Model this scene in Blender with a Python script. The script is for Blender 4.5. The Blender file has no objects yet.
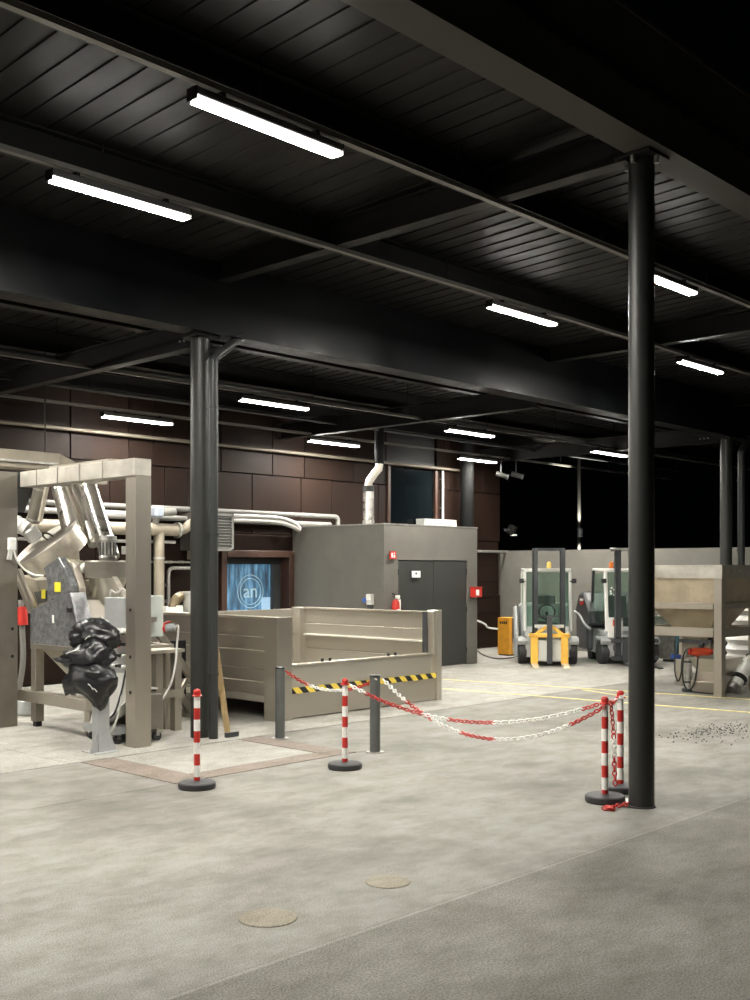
import bpy, bmesh, math, random
from mathutils import Vector, Matrix, noise

random.seed(7)
SC = bpy.context.scene
COL = SC.collection
PI = math.pi

# ------------------------------------------------------------------ camera, sky, exposure
YAW = math.radians(43.53)                      # view axis measured from the hall's X axis
CA, SA = math.cos(YAW), math.sin(YAW)
F = 1080.0; HOR = 570.0; EYE = 2.0
cam_d = bpy.data.cameras.new('camera'); cam = bpy.data.objects.new('camera', cam_d); COL.objects.link(cam)
cam.location = (0, 0, EYE)
cam.rotation_euler = (PI/2, 0, YAW - PI/2)
cam_d.sensor_fit = 'AUTO'; cam_d.sensor_width = 36.0
cam_d.lens = F/1000*36.0
cam_d.shift_y = (HOR-500)/1000.0
cam_d.clip_end = 300
SC.camera = cam

world = bpy.data.worlds.new('night'); SC.world = world; world.use_nodes = True
bg = world.node_tree.nodes['Background']
bg.inputs[0].default_value = (0.55, 0.7, 1.0, 1); bg.inputs[1].default_value = 0.0006

SC.view_settings.view_transform = 'Standard'
SC.view_settings.look = 'None'
SC.view_settings.exposure = 0.0
SC.view_settings.gamma = 1.0
SC.view_settings.use_curve_mapping = False
LAMP = 520.0                                   # radiance of the luminaire diffusers

# ------------------------------------------------------------------ survey helpers (photo measurement -> hall coordinates)
def kx(px): return (px-375.0)/F
def ray(px):
    k = kx(px); return CA+SA*k, SA-CA*k        # world X and Y gained per metre of depth
def gp(px, py, z=0.0):
    Z = F*(EYE-z)/(py-HOR); a, b = ray(px); return Vector((Z*a, Z*b, z))
def onY(px, py, Y):
    a, b = ray(px); Z = Y/b; return Vector((Z*a, Y, EYE-(py-HOR)*Z/F))
def onX(px, py, X):
    a, b = ray(px); Z = X/a; return Vector((X, Z*b, EYE-(py-HOR)*Z/F))
def dp(px, py, Z):
    a, b = ray(px); return Vector((Z*a, Z*b, EYE-(py-HOR)*Z/F))
V = Vector

# ------------------------------------------------------------------ materials
MATS = {}
def mat(name, col, rough=0.6, metal=0.0, var=0.0, vscale=3.0, bump=0.0, bscale=60.0, stretch=None, emit=0.0, spec=None, col2=None, coat=0.0):
    if name in MATS: return MATS[name]
    m = bpy.data.materials.new(name); m.use_nodes = True
    nt = m.node_tree; b = nt.nodes['Principled BSDF']
    b.inputs['Base Color'].default_value = (*col, 1)
    b.inputs['Roughness'].default_value = rough
    b.inputs['Metallic'].default_value = metal
    if spec is not None: b.inputs['Specular IOR Level'].default_value = spec
    if coat: b.inputs['Coat Weight'].default_value = coat
    if emit:
        b.inputs['Emission Color'].default_value = (*col, 1); b.inputs['Emission Strength'].default_value = emit
    if var or bump:
        tc = nt.nodes.new('ShaderNodeTexCoord'); mp = nt.nodes.new('ShaderNodeMapping')
        nt.links.new(tc.outputs['Object'], mp.inputs[0])
        if stretch: mp.inputs['Scale'].default_value = stretch
    if var:
        n = nt.nodes.new('ShaderNodeTexNoise'); n.inputs['Scale'].default_value = vscale; n.inputs['Detail'].default_value = 6
        n.inputs['Roughness'].default_value = 0.62
        nt.links.new(mp.outputs[0], n.inputs['Vector'])
        r = nt.nodes.new('ShaderNodeValToRGB'); e = r.color_ramp.elements
        lo = tuple(max(0, c*(1-var)) for c in col); hi = tuple(min(1, c*(1+var)) for c in col)
        if col2: lo = col2
        e[0].position = 0.36; e[0].color = (*lo, 1); e[1].position = 0.64; e[1].color = (*hi, 1)
        nt.links.new(n.outputs['Fac'], r.inputs[0]); nt.links.new(r.outputs[0], b.inputs['Base Color'])
        mr = nt.nodes.new('ShaderNodeMapRange'); mr.inputs['From Min'].default_value = .3; mr.inputs['From Max'].default_value = .7
        dr = .1 if var > .13 else .03
        mr.inputs['To Min'].default_value = max(0, rough-dr); mr.inputs['To Max'].default_value = min(1, rough+dr)
        nt.links.new(n.outputs['Fac'], mr.inputs[0]); nt.links.new(mr.outputs[0], b.inputs['Roughness'])
    if bump:
        n2 = nt.nodes.new('ShaderNodeTexNoise'); n2.inputs['Scale'].default_value = bscale; n2.inputs['Detail'].default_value = 4
        nt.links.new(mp.outputs[0], n2.inputs['Vector'])
        bp = nt.nodes.new('ShaderNodeBump'); bp.inputs['Strength'].default_value = bump; bp.inputs['Distance'].default_value = 0.01
        nt.links.new(n2.outputs['Fac'], bp.inputs['Height']); nt.links.new(bp.outputs[0], b.inputs['Normal'])
    MATS[name] = m
    return m

def ground_mat(name, base, dark, light, fine, bump, rough=.85):
    m = bpy.data.materials.new(name); m.use_nodes = True; nt = m.node_tree; L = nt.links
    b = nt.nodes['Principled BSDF']; b.inputs['Roughness'].default_value = rough; b.inputs['Specular IOR Level'].default_value = .3
    tc = nt.nodes.new('ShaderNodeTexCoord')
    def nz(scale, det, ro=.6, stretch=None):
        n = nt.nodes.new('ShaderNodeTexNoise'); n.inputs['Scale'].default_value = scale; n.inputs['Detail'].default_value = det; n.inputs['Roughness'].default_value = ro
        if stretch:
            mp = nt.nodes.new('ShaderNodeMapping'); mp.inputs['Scale'].default_value = stretch
            L.new(tc.outputs['Object'], mp.inputs[0]); L.new(mp.outputs[0], n.inputs['Vector'])
        else: L.new(tc.outputs['Object'], n.inputs['Vector'])
        return n
    big = nz(.45, 8, .62); r = nt.nodes.new('ShaderNodeValToRGB'); e = r.color_ramp.elements
    e[0].position = .33; e[0].color = (*dark, 1); e[1].position = .5; e[1].color = (*base, 1)
    x = e.new(.7); x.color = (*light, 1)
    L.new(big.outputs['Fac'], r.inputs[0])
    smear = nz(3.0, 10, .75, (.7, 1.15, 1)); mx = nt.nodes.new('ShaderNodeMix'); mx.data_type = 'RGBA'; mx.blend_type = 'MULTIPLY'
    r2 = nt.nodes.new('ShaderNodeValToRGB'); r2.color_ramp.elements[0].position = .38; r2.color_ramp.elements[0].color = (.72, .705, .67, 1)
    r2.color_ramp.elements[1].position = .6; r2.color_ramp.elements[1].color = (1, 1, 1, 1)
    L.new(smear.outputs['Fac'], r2.inputs[0]); mx.inputs[0].default_value = 1
    L.new(r.outputs[0], mx.inputs[6]); L.new(r2.outputs[0], mx.inputs[7])
    gr = nz(fine, 3, .7); r3 = nt.nodes.new('ShaderNodeValToRGB'); r3.color_ramp.elements[0].position = .35; r3.color_ramp.elements[0].color = (.5, .49, .47, 1)
    r3.color_ramp.elements[1].position = .62; r3.color_ramp.elements[1].color = (1.16, 1.16, 1.14, 1)
    L.new(gr.outputs['Fac'], r3.inputs[0])
    m2 = nt.nodes.new('ShaderNodeMix'); m2.data_type = 'RGBA'; m2.blend_type = 'MULTIPLY'; m2.inputs[0].default_value = 1
    L.new(mx.outputs[2], m2.inputs[6]); L.new(r3.outputs[0], m2.inputs[7]); L.new(m2.outputs[2], b.inputs['Base Color'])
    bp = nt.nodes.new('ShaderNodeBump'); bp.inputs['Strength'].default_value = bump; bp.inputs['Distance'].default_value = .01
    L.new(gr.outputs['Fac'], bp.inputs['Height']); L.new(bp.outputs[0], b.inputs['Normal'])
    MATS[name] = m; return m

def glass_mat(name, tint, trans=.6, rough=.05):
    m = bpy.data.materials.new(name); m.use_nodes = True; nt = m.node_tree
    for n in list(nt.nodes):
        if n.type != 'OUTPUT_MATERIAL': nt.nodes.remove(n)
    out = [n for n in nt.nodes if n.type == 'OUTPUT_MATERIAL'][0]
    t = nt.nodes.new('ShaderNodeBsdfTransparent'); t.inputs[0].default_value = (*tint, 1)
    p = nt.nodes.new('ShaderNodeBsdfPrincipled'); p.inputs['Base Color'].default_value = (*[c*.25 for c in tint], 1); p.inputs['Roughness'].default_value = rough
    mx = nt.nodes.new('ShaderNodeMixShader'); mx.inputs[0].default_value = 1-trans
    nt.links.new(t.outputs[0], mx.inputs[1]); nt.links.new(p.outputs[0], mx.inputs[2]); nt.links.new(mx.outputs[0], out.inputs[0])
    MATS[name] = m; return m

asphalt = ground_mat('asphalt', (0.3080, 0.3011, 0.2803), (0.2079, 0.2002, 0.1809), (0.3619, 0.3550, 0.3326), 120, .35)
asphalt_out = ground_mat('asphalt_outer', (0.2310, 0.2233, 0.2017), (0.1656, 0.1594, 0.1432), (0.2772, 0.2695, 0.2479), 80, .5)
concrete = ground_mat('concrete', (0.4312, 0.4220, 0.3927), (0.3850, 0.3773, 0.3503), (0.4774, 0.4674, 0.4389), 90, .08, .7)
padconc = ground_mat('pad_concrete', (0.4290, 0.4212, 0.3939), (0.3744, 0.3666, 0.3393), (0.4680, 0.4602, 0.4290), 60, .08)
rustframe = ground_mat('rusty_frame', (0.2886, 0.2418, 0.2106), (0.2418, 0.2028, 0.1755), (0.3276, 0.2808, 0.2496), 70, .15)
coverm = ground_mat('cover_concrete', (0.3354, 0.3042, 0.2496), (0.2808, 0.2574, 0.2106), (0.3744, 0.3432, 0.2886), 120, .3)
yellowline = mat('yellow_line', (0.6240, 0.5440, 0.2400), .8, var=.25, vscale=9)
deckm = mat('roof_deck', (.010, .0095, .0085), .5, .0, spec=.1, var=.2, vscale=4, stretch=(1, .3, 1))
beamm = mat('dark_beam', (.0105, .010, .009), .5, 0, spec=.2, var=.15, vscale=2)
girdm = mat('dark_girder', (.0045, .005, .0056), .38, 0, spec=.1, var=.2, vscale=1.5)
eavem = mat('eave_paint', (.045, .042, .036), .6, 0, spec=.2, var=.12, vscale=1.2)
trackm = mat('pale_track', (0.1700, 0.1641, 0.1487), .45, .3, var=.15)
colm = mat('column_paint', (.026, .0272, .0245), .42, 0, var=.05, vscale=3, spec=.4)
pipegrey = mat('grey_pipe', (.03, .032, .0315), .42, 0, var=.05, spec=.4)
galv = mat('galvanised', (.42, .41, .38), .42, .75, var=.25, vscale=12)
tubem = mat('shiny_tube', (.6, .58, .54), .32, 1.0, var=.15, vscale=8)
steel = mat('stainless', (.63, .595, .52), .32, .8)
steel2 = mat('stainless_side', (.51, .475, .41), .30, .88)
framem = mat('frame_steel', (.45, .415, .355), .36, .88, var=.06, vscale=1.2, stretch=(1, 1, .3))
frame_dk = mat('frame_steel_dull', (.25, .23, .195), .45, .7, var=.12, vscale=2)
beige = mat('beige_duct', (0.2805, 0.2465, 0.1913), .55, .15, var=.12, vscale=4)
drumm = mat('drum_steel', (.62, .57, .48), .38, .7, var=.15, vscale=6)
panelm = mat('speckled_panel', (.25, .255, .265), .38, .65, var=.35, vscale=14, bump=.08, bscale=50)
ctlm = mat('control_grey', (.4, .41, .41), .5, .3, var=.12)
palegreen = mat('pale_grey_green', (.52, .56, .52), .5, 0, var=.06)
white = mat('white_paint', (.75, .74, .70), .5, 0, var=.05)
offwhite = mat('off_white', (.6, .6, .56), .5, 0, var=.08)
brownm = mat('brown_cassette', (0.0131, 0.0071, 0.0049), .55, 0, spec=.1, var=.22, vscale=1.3, stretch=(1, 1, .35))
brown2 = mat('brown_cassette_pale', (0.0165, 0.0090, 0.0064), .55, 0, spec=.12, var=.2, vscale=1.1, stretch=(1, 1, .35))
brownframe = mat('brown_frame', (0.0560, 0.0272, 0.0192), .45, 0, var=.15)
black = mat('black', (.012, .012, .012), .5)
rubber = mat('rubber', (.03, .03, .032), .62, 0, var=.3, vscale=15)
boothm = mat('booth_grey', (0.1232, 0.1170, 0.1012), .6, 0, var=.1, vscale=1.2)
doorm = mat('door_grey', (0.0357, 0.0374, 0.0348), .5, 0, var=.08)
conwall = mat('perimeter_concrete', (0.1395, 0.1332, 0.1143), .75, 0, var=.14, vscale=.9, bump=.1, bscale=30)
red = mat('red_plastic', (0.4960, 0.0280, 0.0200), .42, 0, var=.12, vscale=20)
redact = mat('red_actuator', (.75, .10, .04), .4)
whitep = mat('white_plastic', (.86, .85, .81), .42, 0, var=.06, vscale=20)
bluep = mat('blue_plastic', (.03, .09, .38), .4)
orange = mat('charger_orange', (0.6630, 0.3060, 0.0255), .48, 0, var=.12, vscale=6)
yellowm = mat('machine_yellow', (.80, .45, .07), .45, 0, var=.1, vscale=6)
yellowst = mat('yellow_sticker', (.85, .72, .05), .5)
silver = mat('forklift_silver', (.48, .49, .49), .35, .35, var=.06)
charcoal = mat('charcoal', (.045, .047, .05), .42, 0, var=.12)
mastm = mat('mast_steel', (.07, .075, .08), .36, .5, var=.2)
sheetm = mat('black_sheeting', (.008, .008, .0095), .36, 0, bump=.5, bscale=9)
wood = mat('pale_wood', (.45, .32, .16), .6, 0, var=.2, vscale=6, stretch=(4, 4, .6))
cabglass = glass_mat('cab_glass', (.74, .85, .79), .84)
winglass = glass_mat('window_glass', (.8, .9, .95), .8)
darkglass = mat('dark_glass', (.004, .006, .007), .08, 0, spec=.12)
whitebag = mat('white_fabric', (.82, .81, .78), .75, 0, var=.05, bump=.4, bscale=12)
screenw = mat('screen_white', (.75, .88, 1.0), .5, emit=1.1)

lampm = bpy.data.materials.new('lamp_diffuser'); lampm.use_nodes = True
_b = lampm.node_tree.nodes['Principled BSDF']; _b.inputs['Emission Color'].default_value = (1.0, .965, .885, 1); _b.inputs['Emission Strength'].default_value = LAMP

lampside = mat('lamp_side', (1.0,.965,.885), .5, emit=4.0)

def hazard():
    m = bpy.data.materials.new('hazard_tape'); m.use_nodes = True; nt = m.node_tree; b = nt.nodes['Principled BSDF']
    tc = nt.nodes.new('ShaderNodeTexCoord'); sp = nt.nodes.new('ShaderNodeSeparateXYZ'); nt.links.new(tc.outputs['Object'], sp.inputs[0])
    ad = nt.nodes.new('ShaderNodeMath'); ad.operation = 'ADD'; nt.links.new(sp.outputs[0], ad.inputs[0])
    nt.links.new(sp.outputs[2], ad.inputs[1])
    mu = nt.nodes.new('ShaderNodeMath'); mu.operation = 'MULTIPLY'; mu.inputs[1].default_value = 1/.235; nt.links.new(ad.outputs[0], mu.inputs[0])
    fr = nt.nodes.new('ShaderNodeMath'); fr.operation = 'FRACT'; nt.links.new(mu.outputs[0], fr.inputs[0])
    gt = nt.nodes.new('ShaderNodeMath'); gt.operation = 'GREATER_THAN'; gt.inputs[1].default_value = .5; nt.links.new(fr.outputs[0], gt.inputs[0])
    mx = nt.nodes.new('ShaderNodeMix'); mx.data_type = 'RGBA'; nt.links.new(gt.outputs[0], mx.inputs[0])
    mx.inputs[6].default_value = (.75, .56, .08, 1); mx.inputs[7].default_value = (.02, .02, .02, 1)
    nt.links.new(mx.outputs[2], b.inputs['Base Color']); b.inputs['Roughness'].default_value = .5
    return m
hazm = hazard()

def lit_room():
    m = bpy.data.materials.new('lit_room'); m.use_nodes = True; nt = m.node_tree; b = nt.nodes['Principled BSDF']
    tc = nt.nodes.new('ShaderNodeTexCoord'); mp = nt.nodes.new('ShaderNodeMapping'); mp.inputs['Scale'].default_value = (9, 1, 1.6)
    nt.links.new(tc.outputs['Object'], mp.inputs[0]); n = nt.nodes.new('ShaderNodeTexNoise'); n.inputs['Scale'].default_value = 1.2; n.inputs['Detail'].default_value = 4
    nt.links.new(mp.outputs[0], n.inputs['Vector']); r = nt.nodes.new('ShaderNodeValToRGB'); e = r.color_ramp.elements
    e[0].position = .33; e[0].color = (.025, .06, .10, 1); e[1].position = .68; e[1].color = (.32, .55, .75, 1)
    x = e.new(.5); x.color = (.09, .22, .33, 1)
    nt.links.new(n.outputs['Fac'], r.inputs[0]); nt.links.new(r.outputs[0], b.inputs['Emission Color']); nt.links.new(r.outputs[0], b.inputs['Base Color'])
    b.inputs['Emission Strength'].default_value = 1.0
    return m
roomm = lit_room()

# ------------------------------------------------------------------ mesh builder
class MB:
    def __init__(s): s.v = []; s.f = []; s.sm = []
    def add(s, vs, fs, smooth=False):
        o = len(s.v); s.v += [Vector(p) for p in vs]; s.f += [tuple(i+o for i in f) for f in fs]; s.sm += [smooth]*len(fs); return s
    def box(s, a, b):
        x0, y0, z0 = [min(a[i], b[i]) for i in range(3)]; x1, y1, z1 = [max(a[i], b[i]) for i in range(3)]
        return s.add([(x0,y0,z0),(x1,y0,z0),(x1,y1,z0),(x0,y1,z0),(x0,y0,z1),(x1,y0,z1),(x1,y1,z1),(x0,y1,z1)],
                     [(3,2,1,0),(4,5,6,7),(0,1,5,4),(1,2,6,5),(2,3,7,6),(3,0,4,7)])
    def obox(s, c, size, rot):
        hx, hy, hz = [k/2 for k in size]; c = Vector(c)
        vs = [c + rot @ Vector(p) for p in [(-hx,-hy,-hz),(hx,-hy,-hz),(hx,hy,-hz),(-hx,hy,-hz),(-hx,-hy,hz),(hx,-hy,hz),(hx,hy,hz),(-hx,hy,hz)]]
        return s.add(vs, [(3,2,1,0),(4,5,6,7),(0,1,5,4),(1,2,6,5),(2,3,7,6),(3,0,4,7)])
    def bar(s, p, q, w, h, up=(0,0,1)):
        p, q = Vector(p), Vector(q); d = (q-p); L = d.length; d.normalize(); u = Vector(up)
        sd = d.cross(u)
        if sd.length < 1e-4: sd = d.cross(Vector((1,0,0)))
        sd.normalize(); u = sd.cross(d)
        rot = Matrix((d, sd, u)).transposed()
        return s.obox((p+q)/2, (L, w, h), rot)
    def cyl(s, p, q, r0, r1=None, n=16, caps=True):
        r1 = r0 if r1 is None else r1
        p, q = Vector(p), Vector(q); d = (q-p).normalized()
        a = d.cross(Vector((0,0,1)))
        if a.length < 1e-3: a = Vector((1,0,0))
        a.normalize(); b = d.cross(a)
        vs = []
        for c, r in ((p, r0), (q, r1)):
            for i in range(n):
                t = 2*PI*i/n; vs.append(c + a*math.cos(t)*r + b*math.sin(t)*r)
        s.add(vs, [(i, (i+1) % n, n+(i+1) % n, n+i) for i in range(n)], True)
        if caps:
            s.add(vs[:n], [tuple(reversed(range(n)))]); s.add(vs[n:], [tuple(range(n))])
        return s
    def tube(s, pts, r, n=8, closed=False):
        pts = [Vector(p) for p in pts]; m = len(pts); rings = []; a = None
        for i in range(m):
            d = (pts[min(i+1, m-1)] - pts[max(i-1, 0)])
            if closed: d = pts[(i+1) % m]-pts[(i-1) % m]
            d.normalize()
            if a is None:
                a = d.cross(Vector((0,0,1)))
                if a.length < 1e-2: a = d.cross(Vector((1,0,0)))
            a = (a - d*a.dot(d))
            if a.length < 1e-4: a = d.orthogonal()
            a.normalize(); b = d.cross(a)
            rr = r[i] if isinstance(r, (list, tuple)) else r
            rings.append([pts[i] + a*math.cos(2*PI*k/n)*rr + b*math.sin(2*PI*k/n)*rr for k in range(n)])
        vs = [p for q in rings for p in q]; fs = []
        for i in range(m if closed else m-1):
            j = (i+1) % m
            for k in range(n): fs.append((i*n+k, i*n+(k+1) % n, j*n+(k+1) % n, j*n+k))
        s.add(vs, fs, True)
        if not closed:
            s.add(rings[0], [tuple(reversed(range(n)))]); s.add(rings[-1], [tuple(range(n))])
        return s
    def lathe(s, prof, c=(0,0,0), n=24, axis=None):
        c = Vector(c)
        if axis is None: R = Matrix.Identity(3)
        else: R = Vector((0,0,1)).rotation_difference(Vector(axis)).to_matrix()
        vs = []; m = len(prof)
        for r, z in prof:
            for i in range(n):
                t = 2*PI*i/n; vs.append(c + R @ Vector((r*math.cos(t), r*math.sin(t), z)))
        fs = []
        for j in range(m-1):
            for i in range(n): fs.append((j*n+i, j*n+(i+1) % n, (j+1)*n+(i+1) % n, (j+1)*n+i))
        # flat shading across sharp profile steps is avoided by separate bands
        for j in range(m-1):
            s.add(vs[j*n:(j+2)*n], [(i, (i+1) % n, n+(i+1) % n, n+i) for i in range(n)], True)
        if prof[0][0] > 1e-6: s.add(vs[:n], [tuple(reversed(range(n)))])
        if prof[-1][0] > 1e-6: s.add(vs[-n:], [tuple(range(n))])
        return s
    def prism(s, poly, vec):
        """extrude the 3D polygon by vec"""
        n = len(poly); a = [Vector(p) for p in poly]; b = [p+Vector(vec) for p in a]
        return s.add(a+b, [tuple(range(n)), tuple(reversed(range(n, 2*n)))] + [(i, n+i, n+(i+1) % n, (i+1) % n) for i in range(n)])
    def frustum(s, a0, a1, z0, b0, b1, z1):
        """rect a (xy a0..a1 at z0) to rect b at z1"""
        vs = [(a0[0],a0[1],z0),(a1[0],a0[1],z0),(a1[0],a1[1],z0),(a0[0],a1[1],z0),(b0[0],b0[1],z1),(b1[0],b0[1],z1),(b1[0],b1[1],z1),(b0[0],b1[1],z1)]
        return s.add(vs, [(3,2,1,0),(4,5,6,7),(0,1,5,4),(1,2,6,5),(2,3,7,6),(3,0,4,7)])
    def build(s, name, m, parent=None, bev=0.0, kind=None, label=None):
        off = root_loc(parent)
        me = bpy.data.meshes.new(name)
        me.from_pydata([tuple(p-off) for p in s.v], [], s.f)
        me.polygons.foreach_set('use_smooth', s.sm)
        bm = bmesh.new(); bm.from_mesh(me)
        bmesh.ops.recalc_face_normals(bm, faces=bm.faces)
        if bev:
            ed = [e for e in bm.edges if len(e.link_faces) == 2 and e.calc_face_angle(0) > .7]
            bmesh.ops.bevel(bm, geom=ed, offset=bev, segments=1, affect='EDGES', clamp_overlap=True)
        bm.to_mesh(me); bm.free()
        me.materials.append(m); me.update()
        o = bpy.data.objects.new(name, me); COL.objects.link(o)
        if parent: o.parent = parent
        if kind: o['kind'] = kind
        if label: o['label'] = label
        return o

def root_loc(p):
    off = Vector((0,0,0))
    while p is not None: off += p.location; p = p.parent
    return off
def thing(name, label, cat, loc=(0,0,0), group=None):
    o = bpy.data.objects.new(name, None); COL.objects.link(o); o.location = loc; o.empty_display_size = .1
    o['label'] = label; o['category'] = cat
    if group: o['group'] = group
    return o
def tag(o, label, cat, group=None):
    o['label'] = label; o['category'] = cat
    if group: o['group'] = group
    return o
def struct(name, loc=(0,0,0)):
    o = bpy.data.objects.new(name, None); COL.objects.link(o); o.location = loc; o['kind'] = 'structure'; return o
def copy_tree(o, parent=None):
    c = o.copy(); COL.objects.link(c); c.parent = parent
    for ch in [x for x in KIDS.get(o.name, [])]: copy_tree(ch, c)
    return c
KIDS = {}
def index_kids(o):
    KIDS[o.name] = list(o.children)
    for c in o.children: index_kids(c)
def bx(name, a, b, m, parent=None, bev=0.0, **k): return MB().box(a, b).build(name, m, parent, bev, **k)
def catenary(p, q, sag, n=24):
    p, q = Vector(p), Vector(q)
    return [p.lerp(q, i/n) - Vector((0,0,sag*4*(i/n)*(1-i/n))) for i in range(n+1)]
def smooth_path(pts, k=6):
    pts = [Vector(p) for p in pts]; out = []
    for i in range(len(pts)-1):
        p0 = pts[max(i-1, 0)]; p1 = pts[i]; p2 = pts[i+1]; p3 = pts[min(i+2, len(pts)-1)]
        for j in range(k):
            t = j/k
            out.append(.5*((2*p1)+(-p0+p2)*t+(2*p0-5*p1+4*p2-p3)*t*t+(-p0+3*p1-3*p2+p3)*t**3))
    out.append(pts[-1]); return out
def text_mesh(name, body, size, m, parent, origin, xdir, up, depth=.004):
    cu = bpy.data.curves.new(name, 'FONT'); cu.body = body; cu.size = size; cu.extrude = depth; cu.align_x = 'CENTER'; cu.align_y = 'CENTER'; cu.resolution_u = 3
    tmp = bpy.data.objects.new(name+'_curve', cu); COL.objects.link(tmp)
    bpy.context.view_layer.update()
    me = bpy.data.meshes.new_from_object(tmp.evaluated_get(bpy.context.evaluated_depsgraph_get()))
    bpy.data.objects.remove(tmp); bpy.data.curves.remove(cu)
    xd, u = Vector(xdir).normalized(), Vector(up).normalized(); nrm = xd.cross(u)
    R = Matrix((xd, u, nrm)).transposed(); off = root_loc(parent)
    me.transform(Matrix.Translation(Vector(origin)-off) @ R.to_4x4())
    me.materials.clear(); me.materials.append(m); me.name = name
    o = bpy.data.objects.new(name, me); COL.objects.link(o); o.parent = parent
    return o

# ================================================================== THE SETTING
# ---- floor
floor = struct('floor')
bx('sub_base', (-14,-14,-.4), (60,40,-.12), black, floor)
bx('asphalt_bay', (-14,4.19,-.12), (60,7.64,0), asphalt, floor)
bx('asphalt_bay', (-14,7.69,-.12), (60,8.31,0), asphalt, floor)
seam = ground_mat('seam', (0.3311, 0.3234, 0.3003), (0.2310, 0.2233, 0.2002), (0.3850, 0.3773, 0.3542), 120, .35)
bx('joint_strip', (-14,4.155,-.12), (60,4.19,-.001), seam, floor)
bx('joint_strip', (-14,7.64,-.12), (60,7.69,0), seam, floor)
bx('asphalt_bay', (-14,8.318,-.12), (6.03,9.95,0), asphalt, floor)
bx('asphalt_bay', (8.47,8.318,-.12), (60,9.95,0), asphalt, floor)
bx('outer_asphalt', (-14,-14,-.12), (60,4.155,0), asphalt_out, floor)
xs = [-14, -6, 0.5, 5.9, 10.6, 15.4, 20.0, 26, 40]
for a, b in zip(xs[:-1], xs[1:]):
    bx('concrete_slab', (a+.004,9.962,-.12), (b-.004,17.2,.004), concrete, floor)
pf = [(6.04,8.325,6.42,9.945), (8.13,8.325,8.46,9.945), (6.428,8.325,8.122,8.62)]
for a, b, c, d in pf: bx('weighbridge_frame', (a,b,-.12), (c,d,.003), rustframe, floor)
bx('weighbridge_plate', (6.43,8.63,-.12), (8.12,9.945,0), padconc, floor)
for (a, b) in (((443,679.5),(750,699.6)), ((442,688.8),(760,713.5))):
    p, q = gp(*a), gp(*b); MB().bar((p.x,p.y,.004), (q.x,q.y,.004), .085, .006).build('yellow_line', yellowline, floor)
p, q = gp(583,690), gp(640,699); MB().bar((p.x,p.y,.004), (q.x,q.y,.004), .06, .005).build('yellow_line', yellowline, floor)
for px, py, r in ((268,918,.17), (388,882,.145)):
    c = gp(px, py); MB().lathe([(r,-.01),(r,.004),(r-.012,.007)], c, 28).build('round_cover', coverm, floor)
mb = MB(); c = gp(720,732)
for i in range(260):
    a = c.x+random.gauss(0,.45); b = c.y+random.gauss(0,.22); s = random.uniform(.006,.016)
    t = random.uniform(0,6)
    mb.add([(a+s*math.cos(t),b+s*math.sin(t),0),(a+s*math.cos(t+2),b+s*math.sin(t+2),0),(a+s*math.cos(t+4),b+s*math.sin(t+4),0),(a,b,s)],[(0,1,3),(1,2,3),(2,0,3)])
mb.build('loose_grit', rubber, floor, kind='stuff')

# ---- ceiling: corrugated deck, girders, purlins, cross beams, conduit rails
ceil = struct('ceiling', (0,0,5.9))
def dz(Y): return 5.86-.034*(Y-4.6)
def deck_sheet():
    prof = []; x = 0
    while x < 1.0-1e-6:
        prof += [(x,0),(x+.20,0),(x+.205,-.012),(x+.235,-.012),(x+.24,0)]; x += .25
    prof.append((1.0,0))
    vs = []; Y0, Y1 = 4.4, 17.6
    for (px_, h) in prof: vs += [(px_,Y0,dz(Y0)+h), (px_,Y1,dz(Y1)+h)]
    n = len(prof); m = MB().add(vs, [(2*i,2*i+1,2*i+3,2*i+2) for i in range(n-1)])
    vs2 = [(0,Y0,dz(Y0)+.06),(1,Y0,dz(Y0)+.06),(1,Y1,dz(Y1)+.06),(0,Y1,dz(Y1)+.06)]
    m.add(vs2, [(0,1,2,3)])
    return m
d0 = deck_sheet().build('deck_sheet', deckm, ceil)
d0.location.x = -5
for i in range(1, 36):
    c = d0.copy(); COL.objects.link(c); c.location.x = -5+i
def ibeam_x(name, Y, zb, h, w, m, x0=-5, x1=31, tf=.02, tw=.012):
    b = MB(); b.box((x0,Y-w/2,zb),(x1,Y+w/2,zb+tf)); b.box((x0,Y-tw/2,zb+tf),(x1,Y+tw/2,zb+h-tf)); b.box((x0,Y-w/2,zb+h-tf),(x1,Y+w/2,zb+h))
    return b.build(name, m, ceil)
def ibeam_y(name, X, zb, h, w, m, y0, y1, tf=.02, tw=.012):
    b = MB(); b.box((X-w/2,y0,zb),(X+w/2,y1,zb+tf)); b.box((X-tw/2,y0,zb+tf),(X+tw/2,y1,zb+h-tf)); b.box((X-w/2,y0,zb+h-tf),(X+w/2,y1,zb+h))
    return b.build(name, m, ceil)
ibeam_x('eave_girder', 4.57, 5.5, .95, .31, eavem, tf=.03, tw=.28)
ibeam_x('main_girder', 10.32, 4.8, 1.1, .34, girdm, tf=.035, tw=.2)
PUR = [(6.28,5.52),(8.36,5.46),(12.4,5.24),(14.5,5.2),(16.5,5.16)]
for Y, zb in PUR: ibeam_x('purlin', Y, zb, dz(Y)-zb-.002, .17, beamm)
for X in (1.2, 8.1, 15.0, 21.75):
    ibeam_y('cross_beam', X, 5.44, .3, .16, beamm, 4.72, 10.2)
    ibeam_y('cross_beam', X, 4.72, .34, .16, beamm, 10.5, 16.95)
for Y, z, zt in ((6.1,5.4,5.52), (8.22,5.4,5.46), (13.05,4.76,5.3), (16.05,4.74,5.2)):
    bx('lamp_rail', (-5,Y-.03,z), (30,Y+.03,z+.045), trackm, ceil)
    m = MB(); x = -4.2
    while x < 29:
        m.cyl((x,Y,z+.04),(x,Y,dz(Y)),.008,n=6); x += 2.35
    m.build('rail_hanger', beamm, ceil, kind='stuff')
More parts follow.
